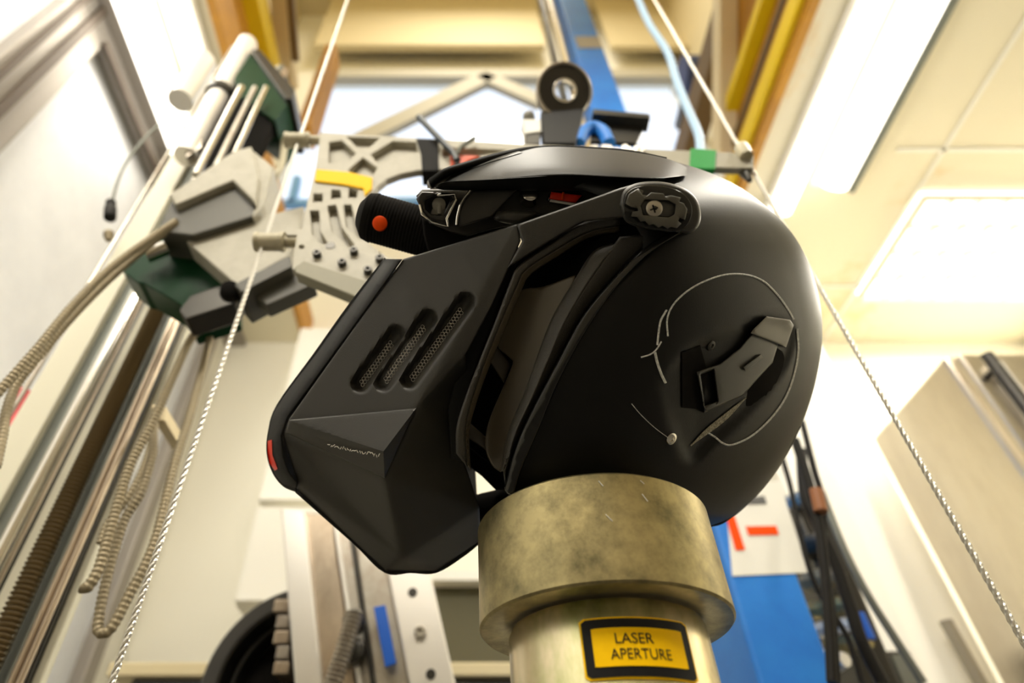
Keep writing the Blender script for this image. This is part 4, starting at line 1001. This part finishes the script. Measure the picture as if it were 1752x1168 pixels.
# ================================================================= METAL COLUMN AT THE BOTTOM
MY = .95
mc = thing('machine_column', 'upright aluminium machine column with blue tape and bolt holes below the face guard', 'machine column', (XofY(630, 1100, MY), MY, 0))
def mplate(name, tl, tr, bl, br, Y, dp, m, label=None):
    P = [atY(*p, Y) for p in (tl, tr, br, bl)]
    def down(a, b): t_ = (0 - a.z) / (b.z - a.z); return a + (b - a) * t_
    P = [P[0], P[1], down(P[1], P[2]), down(P[0], P[3])]
    return mk(name, extrude(P, Vector((0, dp, 0))), m, mc, smooth=0, bevel=.003, label=label)
mplate('left_plate', (480, 868), (520, 872), (504, 1168), (551, 1168), MY, .06, 'alulight', 'bright left plate')
mplate('brown_plate', (519, 876), (568, 880), (550, 1168), (608, 1168), MY + .02, .04, 'alubrown', 'brown stained plate')
mplate('front_strip', (569, 895), (577, 897), (600, 1100), (609, 1100), MY + .0, .03, 'alulight')
mplate('channel', (574, 900), (600, 905), (611, 1168), (637, 1168), MY + .01, .05, 'aludark')
mplate('channel_gap', (596, 905), (604, 907), (634, 1168), (642, 1168), MY + .0, .05, 'steeldark')
mplate('middle_plate', (604, 905), (655, 915), (642, 1168), (702, 1168), MY - .005, .05, 'aludark')
rp = mplate('right_plate', (655, 940), (728, 940), (700, 1168), (779, 1168), MY - .02, .05, 'alulight', 'bright drilled plate')
for x, y in ((706, 1013), (737, 1153)):
    mk('bolt_hole', lathe(atY(x, y, MY - .0205), Vector((0, -1, 0)), [(.0068, 0), (.0068, .0006), (0, .0006)], 20), 'steeldark', rp)
mk('bolt', lathe(atY(719, 1082, MY - .02), Vector((0, -1, 0)), [(.0085, 0), (.0085, .006), (.007, .008), (.004, .008), (.004, .004), (0, .004)], 20), 'aludark', rp)
o = mk('blue_tape', plate([(639, 1038), (659, 1034), (678, 1134), (659, 1141)], lambda x, y: atY(x, y, MY - .028), Vector((0, .004, 0))), 'bluetape', smooth=0, bevel=.001); tag(o, 'strip of blue tape stuck on the machine column', 'tape')
o = mk('coil_spring', tube([atY(x, y, MY - .07) for x, y in curve2([(606, 1050), (592, 1100), (570, 1168), (560, 1200)], 5)], .0115, 14, rib=(.006, .12)), 'aludark'); tag(o, 'slanting coil spring in front of the machine column', 'spring')
mk('spring_anchor', lathe(atY(608, 1068, MY - .02), Vector((0, -1, 0)), [(.016, 0), (.016, .02), (.010, .028), (0, .028)], 20), 'steeldark', mc)
mk('spring_anchor', lathe(atY(604, 1118, MY - .0), Vector((0, -1, 0)), [(.018, 0), (.018, .02), (.010, .028), (0, .028)], 20), 'steeldark', mc)
wh = thing('brake_drum', 'large round black drum with a rounded rim behind the machine column at the bottom edge', 'drum', atY(520, 1250, MY + .16))
wc = atY(522, 1190, MY + .15)
mk('rim', ring(wc, Vector((-.1, -1, 0)), .122, .150, .06, 64), 'steeldark', wh)
mk('inner_ring', ring(wc + Vector((0, .01, 0)), Vector((-.1, -1, 0)), .108, .114, .04, 64), 'steeldark', wh)
mk('disc', lathe(wc + Vector((0, .02, 0)), Vector((-.1, -1, 0)), [(.13, 0), (.13, .01), (.05, .015), (0, .015)], 48), 'foam', wh)
mk('axle_stand', boxc(wc.x - .03, wc.x + .03, wc.y + .02, wc.y + .08, 0, wc.z), 'steeldark', wh, smooth=0)
for i_, y in enumerate((1045, 1072, 1098, 1124, 1150)):
    mk('lug', boxc(XofY(474 + 4 * (i_ % 2), y, MY + .1), XofY(500, y, MY + .1), MY + .075, MY + .13, atY(490, y + 11, MY + .1).z, atY(490, y - 11, MY + .1).z), 'alubrown' if i_ % 2 == 0 else 'aludark', wh, smooth=0, bevel=.002)
# scratches on the collar
CBV = BVHTree.FromPolygons(*lathe(AC, Vector((0, 0, 1)), [(R_, az0), (R_, az1)], 128))
for p_ in ([(1098, 845), (1108, 858)], [(1036, 880), (1048, 892)], [(1024, 823), (1032, 832)], [(1095, 822), (1102, 828)]):
    mk('scratch', ribbon(p_, 1.6, .0003, CBV, 3), 'white', an, label='short bright scratch')
